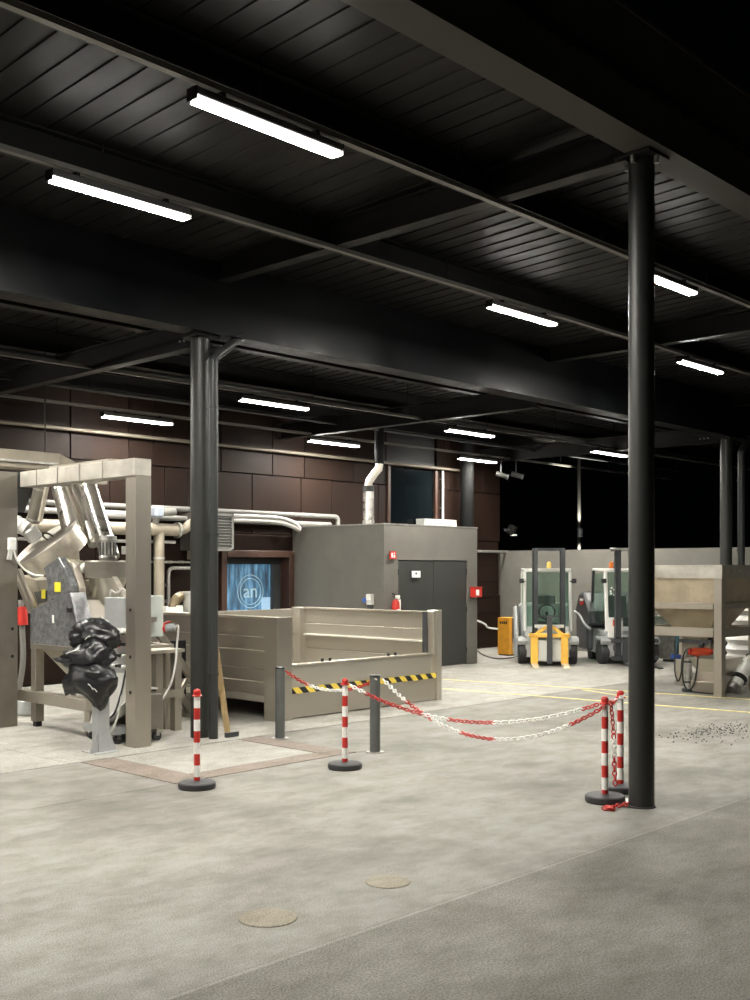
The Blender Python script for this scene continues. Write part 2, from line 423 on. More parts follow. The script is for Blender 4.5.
MB().cyl((-5,16.86,4.46),(20.9,16.86,4.46),.035,n=8).build('wall_head_pipe', mat('pale_pipe',(.16,.14,.11),.5,.3), ceil)
for Y, z, r in ((11.2,5.05,.03), (13.9,5.0,.045), (15.3,4.9,.03)):
    MB().cyl((-5,Y,z),(30,Y,z),r,n=8).build('service_pipe', pipegrey, ceil)
# bolt heads on the beam ends beside the rear columns
for X in (8.1, 21.75):
    m = MB()
    for i in range(3):
        for j in range(2):
            m.cyl((X-.1, 10.75+.09*i, 4.82+.12*j), (X-.075, 10.75+.09*i, 4.82+.12*j), .016, n=6)
    m.build('beam_bolts', galv, ceil, kind='stuff')

# ---- back wall with cassette panels
wb = struct('wall_back', (8,17,0))
m = MB(); m.box((-5,17.06,-.1),(13.5,17.3,6)); m.box((15.3,17.06,-.1),(22.62,17.3,6)); m.box((13.5,17.06,2.34),(15.3,17.3,6)); m.box((13.5,17.06,-.1),(15.3,17.3,.75))
m.build('wall_core', black, wb)
def hole(a, b, z0, z1):
    if b > 13.42 and a < 15.36 and z1 > .7 and z0 < 2.4: return True
    if b > 18.32 and a < 20.05 and z1 > 2.9 and z0 < 4.5: return True
    return False
rows = [(0.03,1.34), (1.36,2.72), (2.74,3.95), (3.97,5.3)]
for ri, (z0, z1) in enumerate(rows):
    x = -5 + [0, .5, .2, .9][ri]
    ws = [1.35, 1.6, .55, 1.2, 1.5, .9]
    k = ri*2
    while x < 22.6:
        w = ws[(k*5+ri) % 6]; x1 = min(x+w, 22.62); k += 1
        segs = [(x, x1)]
        if z1 > .7 and z0 < 2.4:
            ns = []
            for a, b in segs:
                if b <= 13.42 or a >= 15.36: ns.append((a,b))
                else:
                    if a < 13.42: ns.append((a,13.42))
                    if b > 15.36: ns.append((15.36,b))
            segs = ns
        if z1 > 2.9 and z0 < 4.5:
            ns = []
            for a, b in segs:
                if b <= 18.3 or a >= 20.06: ns.append((a,b))
                else:
                    if a < 18.3: ns.append((a,18.3))
                    if b > 20.06: ns.append((20.06,b))
            segs = ns
        for a, b in segs:
            if b-a > .08:
                d = random.uniform(0,.012)
                bx('cassette_panel', (a+.008,17.0-d,z0), (b-.008,17.06,z1), brownm if random.random() < .6 else brown2, wb, bev=.006)
        x = x1
# head panels over the window between z 2.34 and 2.72
bx('cassette_panel', (13.43,17.0,2.41), (15.34,17.06,2.72), brown2, wb, bev=.006)

# ---- lit window with the round emblem
w1 = struct('window_1', (14.4,17.1,.75))
for a, b in (((13.42,16.93,.72),(13.56,17.32,2.4)), ((15.22,16.93,.72),(15.36,17.32,2.4)), ((13.56,16.93,2.26),(15.22,17.32,2.4)), ((13.56,16.93,.72),(15.22,17.32,.82))):
    bx('window_frame', a, b, brownframe, w1, bev=.008)
bx('inner_frame', (13.56,17.2,2.12), (15.22,17.3,2.26), black, w1)
bx('inner_frame', (15.0,17.2,.82), (15.08,17.3,2.12), charcoal, w1)
bx('side_panel', (15.08,17.22,.82), (15.22,17.28,2.12), charcoal, w1)
bx('pane', (13.56,17.24,.82), (15.0,17.255,2.12), winglass, w1)
bx('lit_room', (13.0,17.75,.5), (15.6,17.8,2.6), roomm, w1)
bx('screen', (14.95,17.5,1.05), (15.3,17.53,1.42), screenw, w1)
bx('paper_edge', (13.58,17.45,.95), (15.3,17.5,1.14), mat('paper_glow',(.6,.78,1.0),.6,emit=.55), w1)  # paper glows by itself, standing in for room light on it
lq = onY(250.5,591.5,17.235); lc = (lq.x, 17.235, lq.z); logom = mat('etched_logo_glow', (.36,.52,.58), .5, emit=.16)  # weak emission stands in for light coming through the emblem
for R in (.27, .34):
    pts = [(lc[0]+R*math.cos(t*2*PI/40), lc[1], lc[2]+R*math.sin(t*2*PI/40)) for t in range(40)]
    MB().tube(pts, .009, 5, closed=True).build('emblem_ring', logom, w1)
text_mesh('emblem_letters', 'an', .42, logom, w1, lc, (1,0,0), (0,0,1))

# ---- dark upper window
w2 = struct('window_2', (19.2,17.1,2.9))
for a, b in (((18.3,16.96,2.9),(18.38,17.1,4.5)), ((19.98,16.96,2.9),(20.06,17.1,4.5)), ((18.38,16.96,4.42),(19.98,17.1,4.5)), ((18.38,16.96,2.9),(19.98,17.1,2.98))):
    bx('window_frame', a, b, brownframe, w2)
bx('pane', (18.38,17.03,2.98), (19.98,17.045,4.42), darkglass, w2)
# ---- brown service door right of the booth
dr = struct('door_1', (21.6,16.95,0))
bx('door_leaf', (20.95,16.95,.02), (22.4,16.99,2.42), brown2, dr, bev=.006)
for z in (.5, .9, 1.3, 1.7, 2.1): bx('door_rib', (21.0,16.935,z), (22.35,16.95,z+.02), brownm, dr)
m = MB(); m.cyl((21.2,16.95,1.08),(21.2,16.87,1.08),.012,n=8); m.bar((21.2,16.87,1.08),(21.4,16.87,1.08),.02,.02); m.build('door_handle', galv, dr)
# ---- perimeter wall
wr = struct('wall_right', (22.9,6,0))
ys = [17.25, 13.6, 9.9, 6.2, 2.5, -1.2, -5]
for a, b in zip(ys[:-1], ys[1:]):
    bx('wall_section', (22.75,b+.006,0), (23.0,a-.006,2.5), conwall, wr)
tm = struct('trim_1', (22,17,2.45))
MB().cyl((20.4,16.9,2.47),(22.85,16.9,2.47),.04,n=10).build('wall_coping_pipe', galv, tm)

# ================================================================== COLUMNS
def column(label, X, Y, r, top):
    t = thing('steel_column', label, 'column', (X,Y,0))
    MB().cyl((X,Y,0),(X,Y,top-.03),r,n=40).build('shaft', colm, t)
    MB().box((X-.17,Y-.17,top-.03),(X+.17,Y+.17,top)).build('cap_plate', beamm, t, bev=.004)
    return t
t = column('tall round dark steel column in front, beside two chain posts', 8.18, 4.66, .108, 5.5)
m = MB()
for dx, dy in ((-.14,0),(.14,0),(0,-.14),(0,.14)):
    m.cyl((8.18+dx,4.66+dy,5.41),(8.18+dx,4.66+dy,5.47),.022,n=6)
m.build('cap_bolts', galv, t, kind='stuff')
MB().lathe([(.12,0),(.12,.012),(.108,.014)],(8.18,4.66,0),32).build('foot_ring', charcoal, t)
def downpipe(label, X, Y, top, dx, r=.055):
    t = thing('rain_downpipe', label, 'downpipe', (X,Y,0))
    MB().tube(smooth_path([(X,Y,0),(X,Y,1.5),(X,Y,3.2),(X,Y,top-.35),(X+.04,Y+.01,top-.2),(X+dx*.5,Y+.03,top-.06),(X+dx,Y+.06,top+.12)],5), r, 14).build('pipe', pipegrey, t)
    for z in (.75, 2.4, 3.9):
        m = MB(); m.lathe([(r+.008,z),(r+.008,z+.035)],(X,Y,0),16); m.box((X-.012,Y,z),(X+.012,Y+.1,z+.03)); m.build('pipe_clamp', colm, t)
column('round dark steel column left of the steel loading trough', 7.93, 10.42, .115, 4.8)
downpipe('dark downpipe clamped to the column by the loading trough', 7.95, 10.19, 4.72, .45)
column('far round dark steel column behind the hopper frame at right', 21.72, 10.37, .125, 4.8)
downpipe('dark downpipe on the far right column', 21.97, 10.15, 4.72, .5, .075)
t = thing('steel_column', 'round dark column against the brown wall above the booth roof', 'column', (20.75,16.6,0))
MB().cyl((20.75,16.6,0),(20.75,16.6,5.15),.16,n=24).build('shaft', mat('dark_column',(.007,.0073,.0073),.55,spec=.08), t)

# ================================================================== CEILING LIGHTS
LEN = 1.42
def make_light():
    r = thing('ceiling_light', 'x', 'light')
    b = MB().box((0,-.055,0),(LEN,.055,.06)); b.build('housing', mat('lamp_housing',(.05,.05,.05),.5), r, bev=.008)
    d = MB().box((.02,-.05,-.034),(LEN-.02,.05,-.03)).build('diffuser', lampm, r)
    for y in (-.05, .046): bx('diffuser_side', (.02,y,-.03), (LEN-.02,y+.004,.0), lampside, d)
    for x in (-.012, LEN): bx('end_cap', (x,-.055,-.03), (x+.012,.055,.06), beamm, r)
    for x in (.25, LEN-.25): bx('rail_clip', (x-.02,-.03,.06), (x+.02,.03,.1), beamm, r)
    return r
proto = make_light(); index_kids(proto)
lights = [
 (4.58,6.1,5.3,'front row long ceiling light, the largest and highest in the photo'),
 (10.5,6.1,5.3,'front row long ceiling light half hidden behind the front column'),
 (-1.4,6.1,5.3,'front row long ceiling light beyond the left edge'),
 (4.69,8.22,5.3,'second row long ceiling light at upper left, second largest'),
 (10.72,8.22,5.3,'second row long ceiling light left of the front column'),
 (15.6,8.22,5.3,'second row long ceiling light right of the front column, lower of two there'),
 (-1.4,8.22,5.3,'second row long ceiling light beyond the left edge'),
 (10.70,13.05,4.66,'third row ceiling light just right of the column by the trough'),
 (15.70,13.05,4.66,'third row ceiling light in the middle, above the booth'),
 (20.75,13.05,4.66,'third row ceiling light touching the left edge of the front column'),
 (4.9,13.05,4.66,'third row ceiling light beyond the left edge'),
 (10.15,16.05,4.64,'wall row ceiling light left of the rear column, above the portal frame'),
 (14.95,16.05,4.64,'wall row ceiling light left of the booth flue'),
 (19.75,16.05,4.64,'wall row ceiling light above the upper dark window, lowest in the photo'),
 (-.6,13.05,4.66,'third row ceiling light farthest beyond the left edge'),
 (-.6,16.05,4.64,'wall row ceiling light farthest beyond the left edge'),
 (5.1,16.05,4.64,'wall row ceiling light beyond the left edge')]
for i, (x, y, z, lab) in enumerate(lights):
    o = proto if i == 0 else copy_tree(proto)
    o.location = (x,y,z); o['label'] = lab; o['group'] = 'ceiling strip lights'

# ================================================================== CHAIN POSTS AND CHAINS
def make_post():
    r = thing('chain_post', 'x', 'post')
    MB().lathe([(.165,0),(.172,.012),(.172,.05),(.16,.06),(.09,.066),(.05,.07)],(0,0,0),36).build('base', rubber, r)
    z = .06; k = 0
    for i in range(8):
        h = .045 if i == 0 else .105
        MB().cyl((0,0,z),(0,0,z+h),.029,n=18).build('red_band' if i % 2 == 0 else 'white_band', red if i % 2 == 0 else whitep, r)
        z += h
    MB().lathe([(.029,z),(.046,z+.002),(.046,z+.012),(.033,z+.016),(.033,z+.05),(.022,z+.066),(.004,z+.072)],(0,0,0),20).build('cap', red, r)
    return r
pp = make_post(); index_kids(pp)
PTS = [(gp(197,788),'red and white chain post standing alone at the weighbridge corner'),
       (gp(345,768.5),'red and white chain post between the two dark bollards'),
       (gp(605,801.5),'red and white chain post left of the front column, chains tied on it'),
       (gp(620.5,791),'red and white chain post close behind its twin at the front column')]
for i, (p, lab) in enumerate(PTS):
    o = pp if i == 0 else copy_tree(pp)
    o.location = p; o['label'] = lab; o['group'] = 'red and white chain posts'; o.rotation_euler.z = i*1.3
PT = [p for p, _ in PTS]
BOL = [V((8.53,9.66,0)), V((8.6,8.17,0))]
for p, lab in ((BOL[0],'dark round bollard in front of the trough corner post'), (BOL[1],'dark round bollard right of the middle chain post')):
    t = thing('bollard', lab, 'bollard', p, 'dark bollards')
    MB().cyl(p,(p.x,p.y,.835),.058,n=20).build('tube', mat('bollard_grey',(.1,.105,.1),.5,0,var=.15), t)
    MB().lathe([(.061,.83),(.061,.842),(.04,.85)],(p.x,p.y,0),20).build('cap', pipegrey, t)
    MB().lathe([(.1,0),(.1,.008)],(p.x,p.y,0),20).build('foot_plate', galv, t)
def link_mesh(mb, c, d, side, L=.055, W=.034, w=.0068):
    n = 10; pts = []
    for i in range(n):
        t = 2*PI*i/n; a = math.cos(t); b = math.sin(t)
        pts.append(c + d*(a*L/2*(1.0)) + side*(b*W/2*(1.05 if abs(a) < .8 else .8)))
    mb.tube(pts, w, 4, closed=True)
def chain(label, path, runs):
    """path: polyline of points; runs: list of (metres, colour)"""
    t = thing('barrier_chain', label, 'chain', path[0], 'red and white barrier chains')
    seg = []; acc = 0
    P = [Vector(p) for p in path]
    Ls = [(P[i+1]-P[i]).length for i in range(len(P)-1)]; tot = sum(Ls)
    step = .041; s = step/2; k = 0; mbs = {}
    bounds = []; a = 0
    i = 0
    while a < tot:
        m, c = runs[i % len(runs)]; bounds.append((a, a+m, c, i)); a += m; i += 1
    while s < tot:
        r = s; j = 0
        while j < len(Ls)-1 and r > Ls[j]: r -= Ls[j]; j += 1
        d = (P[j+1]-P[j]).normalized(); c = P[j] + d*r
        sd = d.cross(Vector((0,0,1)))
        if sd.length < .05: sd = Vector((1,0,0))
        sd.normalize(); u = sd.cross(d)
        side = (sd+u).normalized() if k % 2 == 0 else (sd-u).normalized()
        for (b0, b1, cc, idx) in bounds:
            if b0 <= s < b1:
                mb = mbs.setdefault(idx, (MB(), cc))[0]; link_mesh(mb, c, d, side); break
        s += step; k += 1
    for idx in sorted(mbs):
        mb, cc = mbs[idx]
        mb.build('red_links' if cc == 'r' else 'white_links', red if cc == 'r' else whitep, t, kind='stuff')
    return t
top = lambda p, h=.83: V((p.x,p.y,h))
b1 = top(BOL[0]) + V((.03,-.07,-.03)); p2 = top(PT[1],.86); b2 = top(BOL[1],.80)+V((.0,-.07,0))
P3 = top(PT[2],.845); P4 = top(PT[3],.85)
sp = b1.lerp(b2,.62)
chain('chain sagging between the two bollards behind the middle post', catenary(b1, b2+V((-.03,.03,0)), .17, 24), [(.4,'r'),(.6,'w'),(.45,'r'),(.4,'w')])
chain('upper long chain from the middle chain post to the pair at the column', catenary(p2+V((.04,-.03,-.02)), P3+V((-.04,.03,0)), .26, 30), [(.2,'w'),(.7,'r'),(.3,'w'),(.5,'r'),(.9,'w'),(.7,'r')])
chain('lower long chain from the right bollard to the pair at the column', catenary(b2+V((.03,-.03,0)), P3+V((-.045,-.02,-.02)), .45, 30), [(.45,'w'),(.45,'r'),(.45,'w'),(.5,'r'),(1.0,'w'),(.9,'r')])
chain('short chain tied between the twin posts by the column', catenary(P3+V((.02,.05,.0)), P4+V((-.03,-.05,.02)), .03, 6), [(.3,'r'),(.3,'w')])
dn = P3.lerp(P4,.35)
fl = [dn, dn+V((0.02,-.02,-.3)), dn+V((.03,-.02,-.58)), V((dn.x+.03,dn.y-.03,.1))]
chain('loose chain hanging down between the twin posts', smooth_path(fl,4), [(.34,'r'),(.14,'w'),(.34,'r')])
g = [gp(626,801),gp(628,806),gp(622,808),gp(616,809),gp(611,811),gp(606,810),gp(613,812),gp(601,811)]
chain('chain end lying on the ground at the column foot', smooth_path([V((q.x,q.y,.02+.008*(i % 2))) for i, q in enumerate(g)],4), [(.22,'w'),(.5,'r'),(.2,'w')])

# ================================================================== STEEL LOADING TROUGH
X0, X1, Y0, Y1 = 9.40, 12.74, 10.70, 13.95
tr = thing('loading_trough', 'large stainless steel loading trough with hazard tape on its low front', 'trough', (X0,Y0,0))
bx('corner_post', (X0,Y0,0), (X0+.27,Y0+.27,1.375), steel2, tr, bev=.008)
bx('corner_post', (X1-.1,Y0,0), (X1+.02,Y0+.2,1.385), steel, tr, bev=.006)
bx('gate_guide', (X1-.16,Y0+.02,.7), (X1-.105,Y0+.1,1.37), steel, tr, bev=.004)
bx('gate_guide', (X1-.21,Y0+.13,.7), (X1-.165,Y0+.2,1.36), charcoal, tr)
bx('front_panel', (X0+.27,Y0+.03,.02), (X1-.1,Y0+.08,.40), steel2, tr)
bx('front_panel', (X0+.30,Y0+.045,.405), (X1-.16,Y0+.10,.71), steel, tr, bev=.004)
bx('hazard_strip', (X0+.29,Y0+.015,.345), (X1+.0,Y0+.03,.425), hazm, tr)
MB().bar((X0+.3,Y0+.1,.722),(X1-.12,Y0+.1,.722),.15,.022).build('front_lip', mat('bright_steel',(.66,.61,.52),.35,.8), tr)
for x in (.95, 1.1, 2.3, 2.45):
    MB().cyl((X0+x,Y0+.14,.73),(X0+x,Y0+.14,.775),.022,n=8).build('lip_knob', black, tr)
# left wall planks (outer face towards the machine)
zl = [.33,.50,.67,.92,1.10,1.345]
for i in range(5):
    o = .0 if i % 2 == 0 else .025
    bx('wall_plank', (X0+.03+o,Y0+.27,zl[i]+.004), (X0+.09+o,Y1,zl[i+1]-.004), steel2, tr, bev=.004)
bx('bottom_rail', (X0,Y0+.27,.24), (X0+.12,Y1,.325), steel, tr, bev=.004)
bx('top_rail', (X0+.02,Y0+.27,1.345), (X0+.14,Y1,1.375), mat('bright_steel',(.66,.61,.52),.35,.8), tr)
# right wall planks (inner face is seen)
zr = [.40,.66,.90,1.09,1.335]
for i in range(4):
    o = .0 if i % 2 == 0 else .028
    bx('wall_plank', (X1-.06+o,Y0+.2,zr[i]+.004), (X1+.0+o,Y1-.22,zr[i+1]-.004), steel, tr, bev=.004)
bx('plank_ledge', (X1-.16,Y0+.3,.89), (X1-.05,Y1-.3,.912), mat('ledge_steel',(.85,.82,.74),.35,.3), tr)
bx('top_rail', (X1-.08,Y0+.2,1.335), (X1+.04,Y1-.2,1.36), mat('bright_steel',(.66,.61,.52),.35,.8), tr)
bx('corner_post', (X1-.16,Y1-.22,0), (X1+.02,Y1,1.36), steel, tr, bev=.006)
for i in range(4):
    o = .0 if i % 2 == 0 else .028
    bx('wall_plank', (X0+.1,Y1-.07+o,zr[i]+.004), (X1-.16,Y1-.01+o,zr[i+1]-.004), steel, tr, bev=.004)
bx('bed_plate', (X0+.12,Y0+.1,.34), (X1-.06,Y1-.07,.39), frame_dk, tr)
for x in (X0+1.2, X0+2.4): bx('skid', (x,Y0+.3,0), (x+.12,Y1-.1,.34), frame_dk, tr)

# counter behind the trough and what stands on it
ct = thing('steel_counter', 'long bright steel counter behind the loading trough', 'counter', (9.2,14.3,0))
bx('counter_top', (8.9,14.3,1.225), (12.6,15.1,1.27), mat('bright_steel',(.66,.61,.52),.35,.8), ct, bev=.004)
for x, y in ((8.95,14.35),(12.5,14.35),(8.95,15.0),(12.5,15.0)): bx('leg', (x,y,0), (x+.06,y+.06,1.225), frame_dk, ct)
bx('apron', (8.95,14.34,.4), (12.56,14.37,1.22), steel2, ct)
def cbase(px): return onY(px, 600, 14.6).x
t = thing('white_tray', 'white plastic tray with an open grey side standing on the counter', 'tray', (cbase(169),14.6,1.27))
x = cbase(169); bx('tray_bottom', (x-.17,14.45,1.27), (x+.17,14.75,1.29), white, t)
for a, b in (((x-.17,14.45,1.29),(x+.17,14.465,1.4)),((x-.17,14.735,1.29),(x+.17,14.75,1.4)),((x-.17,14.465,1.29),(x-.155,14.735,1.42)),((x+.155,14.465,1.29),(x+.17,14.735,1.42))): bx('tray_side', a, b, white, t)
tag(MB().lathe([(.045,0),(.05,.05),(.03,.12),(.012,.16)],(cbase(160),14.8,1.27),12).build('red_bottle', red), 'small red bottle beside the white tray on the counter', 'bottle')
x = cbase(183); t = thing('curved_pipe_elbow', 'dark bronze curved pipe elbow standing on the counter', 'pipe elbow', (x,14.7,1.27))
MB().tube([(x-.13+.17*(1-math.cos(a))*1.0, 14.7, 1.3+.26*math.sin(a)) for a in [i*PI/2/8 for i in range(9)]], .085, 12).build('elbow', mat('bronze',(.16,.125,.075),.4,.5), t)
MB().lathe([(.11,0),(.11,.03)],(x-.13,14.7,1.27),16).build('flange', charcoal, t)
x = cbase(191); t = thing('instrument_case', 'small grey instrument case at the end of the counter', 'case', (x,14.6,1.27))
bx('body', (x-.09,14.5,1.27), (x+.09,14.7,1.62), offwhite, t, bev=.01); bx('dial', (x-.05,14.49,1.36), (x-.0,14.5,1.41), bluep, t); bx('lid', (x-.1,14.49,1.62), (x+.1,14.71,1.645), white, t)

# wooden lath leaning on the column
t = thing('wooden_lath', 'pale wooden lath leaning against the rear column', 'lath', (8.17,10.2,0))
MB().bar((8.18,10.2,.0),(8.095,10.38,1.28),.03,.07,up=(.7,-.7,0)).build('lath', wood, t)
bx('foot_block', (8.1,10.12,0), (8.28,10.17,.06), charcoal, t)

# ================================================================== EQUIPMENT BOOTH
bt = thing('equipment_booth', 'grey flat roofed equipment booth with a dark double door', 'booth', (15.35,14.3,0))
H = 2.89; bxX0, bxX1, bxY0, bxY1 = 15.35, 18.27, 14.34, 16.98
m = MB(); m.box((bxX0,bxY0,0),(bxX0+.08,bxY1,H)); m.box((bxX1-.08,bxY0,0),(bxX1,bxY1,H)); m.box((bxX0+.08,bxY1-.08,0),(bxX1-.08,bxY1,H))
m.box((bxX0+.08,bxY0,2.2),(bxX1-.08,bxY0+.08,H)); m.box((bxX0+.08,bxY0,0),(15.76,bxY0+.08,2.2)); m.box((17.93,bxY0,0),(bxX1-.08,bxY0+.08,2.2))
m.build('shell', boothm, bt)
bx('roof', (bxX0-.01,bxY0-.01,H), (bxX1+.01,bxY1,H+.025), galv, bt)
for a, b in ((15.77,16.84), (16.85,17.92)):
    d = bx('door_leaf', (a,bxY0+.015,.02), (b,bxY0+.06,2.19), doorm, bt, bev=.004)
    hx = b-.06 if a < 16 else a+.06
    m = MB(); m.cyl((hx,bxY0+.015,1.05),(hx,bxY0-.04,1.05),.012,n=8); m.bar((hx,bxY0-.04,1.05),(hx+(-.13 if a < 16 else .13),bxY0-.04,1.05),.018,.018); m.build('handle', charcoal, d)
for x in (15.765, 17.915):
    for z in (.25, 1.1, 1.9): MB().cyl((x,bxY0+.005,z),(x,bxY0+.005,z+.12),.014,n=8).build('hinge', black, bt)
def sign(name, label, a, b, m, marks, cat='sign'):
    t = thing(name, label, cat, ((a[0]+b[0])/2,a[1],a[2])); bx('plate', a, b, m, t)
    for n_, aa, bb, mm in marks: bx(n_, aa, bb, mm, t)
    return t
p = onY(393,555,14.29)
sign('fire_sign', 'small square red fire safety sign at the booth corner', (p.x-.09,14.285,p.z-.075), (p.x+.09,14.3,p.z+.075), red,
     [('pictogram',(p.x-.05,14.283,p.z-.05),(p.x-.01,14.285,p.z+.04),whitep), ('pictogram',(p.x+.01,14.283,p.z-.05),(p.x+.055,14.285,p.z-.005),whitep), ('pictogram',(p.x+.02,14.283,p.z+.015),(p.x+.045,14.285,p.z+.045),whitep)])
p = onY(416.5,574.2,14.3)
sign('door_notice', 'small white notice with a dark mark on the left door leaf', (p.x-.13,14.308,p.z-.065), (p.x+.13,14.314,p.z+.065), whitep,
     [('mark',(p.x-.03,14.306,p.z-.005),(p.x+.03,14.308,p.z+.035),charcoal)])
p = onY(474,592.5,14.29)
t = thing('alarm_box', 'red fire hose box with a white emblem on the right booth edge', 'alarm box', (p.x,14.25,p.z))
bx('case', (p.x-.12,14.17,p.z-.1), (p.x+.13,14.3,p.z+.1), red, t, bev=.01); bx('emblem', (p.x-.08,14.165,p.z-.06), (p.x+.02,14.17,p.z+.06), whitep, t); bx('lid', (p.x-.125,14.165,p.z+.1), (p.x+.135,14.3,p.z+.12), red, t)
# extinguisher
p = onY(396.5,604,14.18); ex = thing('fire_extinguisher', 'red fire extinguisher hanging at the booth corner behind the trough', 'extinguisher', (p.x,14.18,.98))
MB().lathe([(.07,.98),(.078,1.0),(.078,1.33),(.06,1.4),(.025,1.43)],(p.x,14.2,0),20).build('cylinder', red, ex)
bx('label_plate', (p.x-.05,14.118,1.12), (p.x+.05,14.124,1.24), whitep, ex)
m = MB(); m.cyl((p.x,14.2,1.42),(p.x,14.2,1.5),.022,n=10); m.bar((p.x-.1,14.2,1.54),(p.x+.04,14.2,1.5),.03,.02); m.bar((p.x-.1,14.2,1.49),(p.x+.04,14.2,1.48),.03,.015); m.build('valve', black, ex)
bx('gauge', (p.x-.035,14.12,1.44), (p.x+.035,14.18,1.51), whitep, ex)
MB().tube(smooth_path([(p.x+.03,14.17,1.47),(p.x+.11,14.16,1.45),(p.x+.12,14.16,1.25),(p.x+.1,14.16,1.1)],4), .012, 6).build('hose', black, ex)
bx('wall_bracket', (p.x-.02,14.25,1.15), (p.x+.02,14.3,1.3), charcoal, ex)
bx('tag', (p.x+.11,14.24,1.0), (p.x+.2,14.3,1.42), whitep, ex)
# socket on the booth's left side
p = onX(371,601,15.35); t = thing('wall_socket_box', 'pale socket box with blue outlet on the side of the booth', 'socket box', (15.3,p.y,p.z))
bx('case', (15.26,p.y-.09,p.z-.07), (15.35,p.y+.05,p.z+.14), offwhite, t, bev=.01); bx('cover', (15.24,p.y-.08,p.z+.02), (15.26,p.y+.03,p.z+.13), whitep, t)
MB().cyl((15.3,p.y+.05,p.z+.04),(15.24,p.y+.12,p.z),.045,n=12).build('outlet', bluep, t)
bx('junction', (15.29,p.y-.06,p.z-.16), (15.35,p.y+.04,p.z-.07), charcoal, t)
# flue on the roof
fx, fy = 16.12, 15.5
t = thing('flue_pipe', 'shiny galvanised flue rising from the booth roof to the ceiling', 'flue', (fx,fy,H+.025))
MB().cyl((fx,fy,H+.025),(fx,fy,3.62),.115,n=20).build('pipe', tubem, t)
MB().cyl((fx,fy,H+.025),(fx,fy,H+.14),.125,n=20).build('collar', galv, t)
for z in (3.1, 3.45): MB().lathe([(.118,z),(.122,z+.01),(.118,z+.02)],(fx,fy,0),20).build('seam', galv, t)
MB().cyl((fx,fy,3.62),(fx,fy,3.74),.12,n=20).build('collar', black, t)
MB().tube([(fx,fy,3.74),(fx+.01,fy-.01,3.84),(fx+.09,fy-.09,4.0),(fx+.15,fy-.15,4.1),(fx+.16,fy-.16,4.2)], .085, 14).build('elbow', mat('pale_metal',(.7,.66,.58),.4,.5), t)
MB().cyl((fx+.16,fy-.16,4.2),(fx+.16,fy-.16,dz(fy)-.01),.10,n=16).build('upper_pipe', mat('flue_black',(.006,.006,.006),.6,spec=.1), t)  # upper pipe in plain near-black with low specular
t = thing('cable_trunking', 'white trunking box on the wall beside the booth roof', 'trunking', (19.9,16.8,3.05))
bx('trunk', (19.3,16.72,3.06), (20.5,16.99,3.2), offwhite, t, bev=.006); bx('lid', (19.3,16.71,3.2), (20.5,16.99,3.215), white, t)
t = thing('riser_conduit', 'thin white vertical conduit on the brown wall by the dark window', 'conduit', (20.22,16.93,3.2))
MB().cyl((20.22,16.93,3.215),(20.22,16.93,4.5),.03,n=8).build('conduit', offwhite, t)
for z in (3.5, 4.2): bx('clip', (20.18,16.93,z), (20.26,17.0,z+.03), galv, t)

# hose and cables by the booth
t = thing('white_hose', 'white hose sagging from the booth to the orange cabinet', 'hose', (18.3,14.8,1.05))
hp = [onY(477,615,15.2), onY(481,622,15.2), onY(488,627.5,15.15), onY(497.5,629,15.12)]
hp = [V((18.3,15.2,hp[0].z+.12))] + hp[1:]
MB().tube(smooth_path(hp,6), .022, 8).build('hose', white, t)
t = thing('floor_cable', 'dark cable lying on the concrete between booth and cabinet', 'cable', gp(480,655))
MB().tube(smooth_path([V((q.x,q.y,.02)) for q in (gp(478,652),gp(484,656),gp(496,659.5),gp(508,659),gp(517,657))],5), .014, 6).build('cable', charcoal, t)

# orange charger cabinet
cx, cy = 20.33, 15.02
t = thing('charger_cabinet', 'orange battery charger cabinet beside the left forklift', 'cabinet', (cx+.18,cy+.17,0))
bx('body', (cx,cy,.03), (cx+.32,cy+.33,.89), orange, t, bev=.008)
bx('plinth', (cx+.02,cy+.02,0), (cx+.3,cy+.31,.03), black, t)
for i in range(4): bx('vent_slot', (cx-.006,cy+.06+i*.055,.74), (cx,cy+.095+i*.055,.8), black, t)
bx('side_panel', (cx+.33,cy+.03,.12), (cx+.62,cy+.33,.86), orange, t, bev=.006); bx('vent_grille', (cx+.12,cy-.006,.3), (cx+.2,cy,.62), charcoal, t)
bx('foot', (cx+.35,cy+.05,0), (cx+.6,cy+.3,.12), black, t)

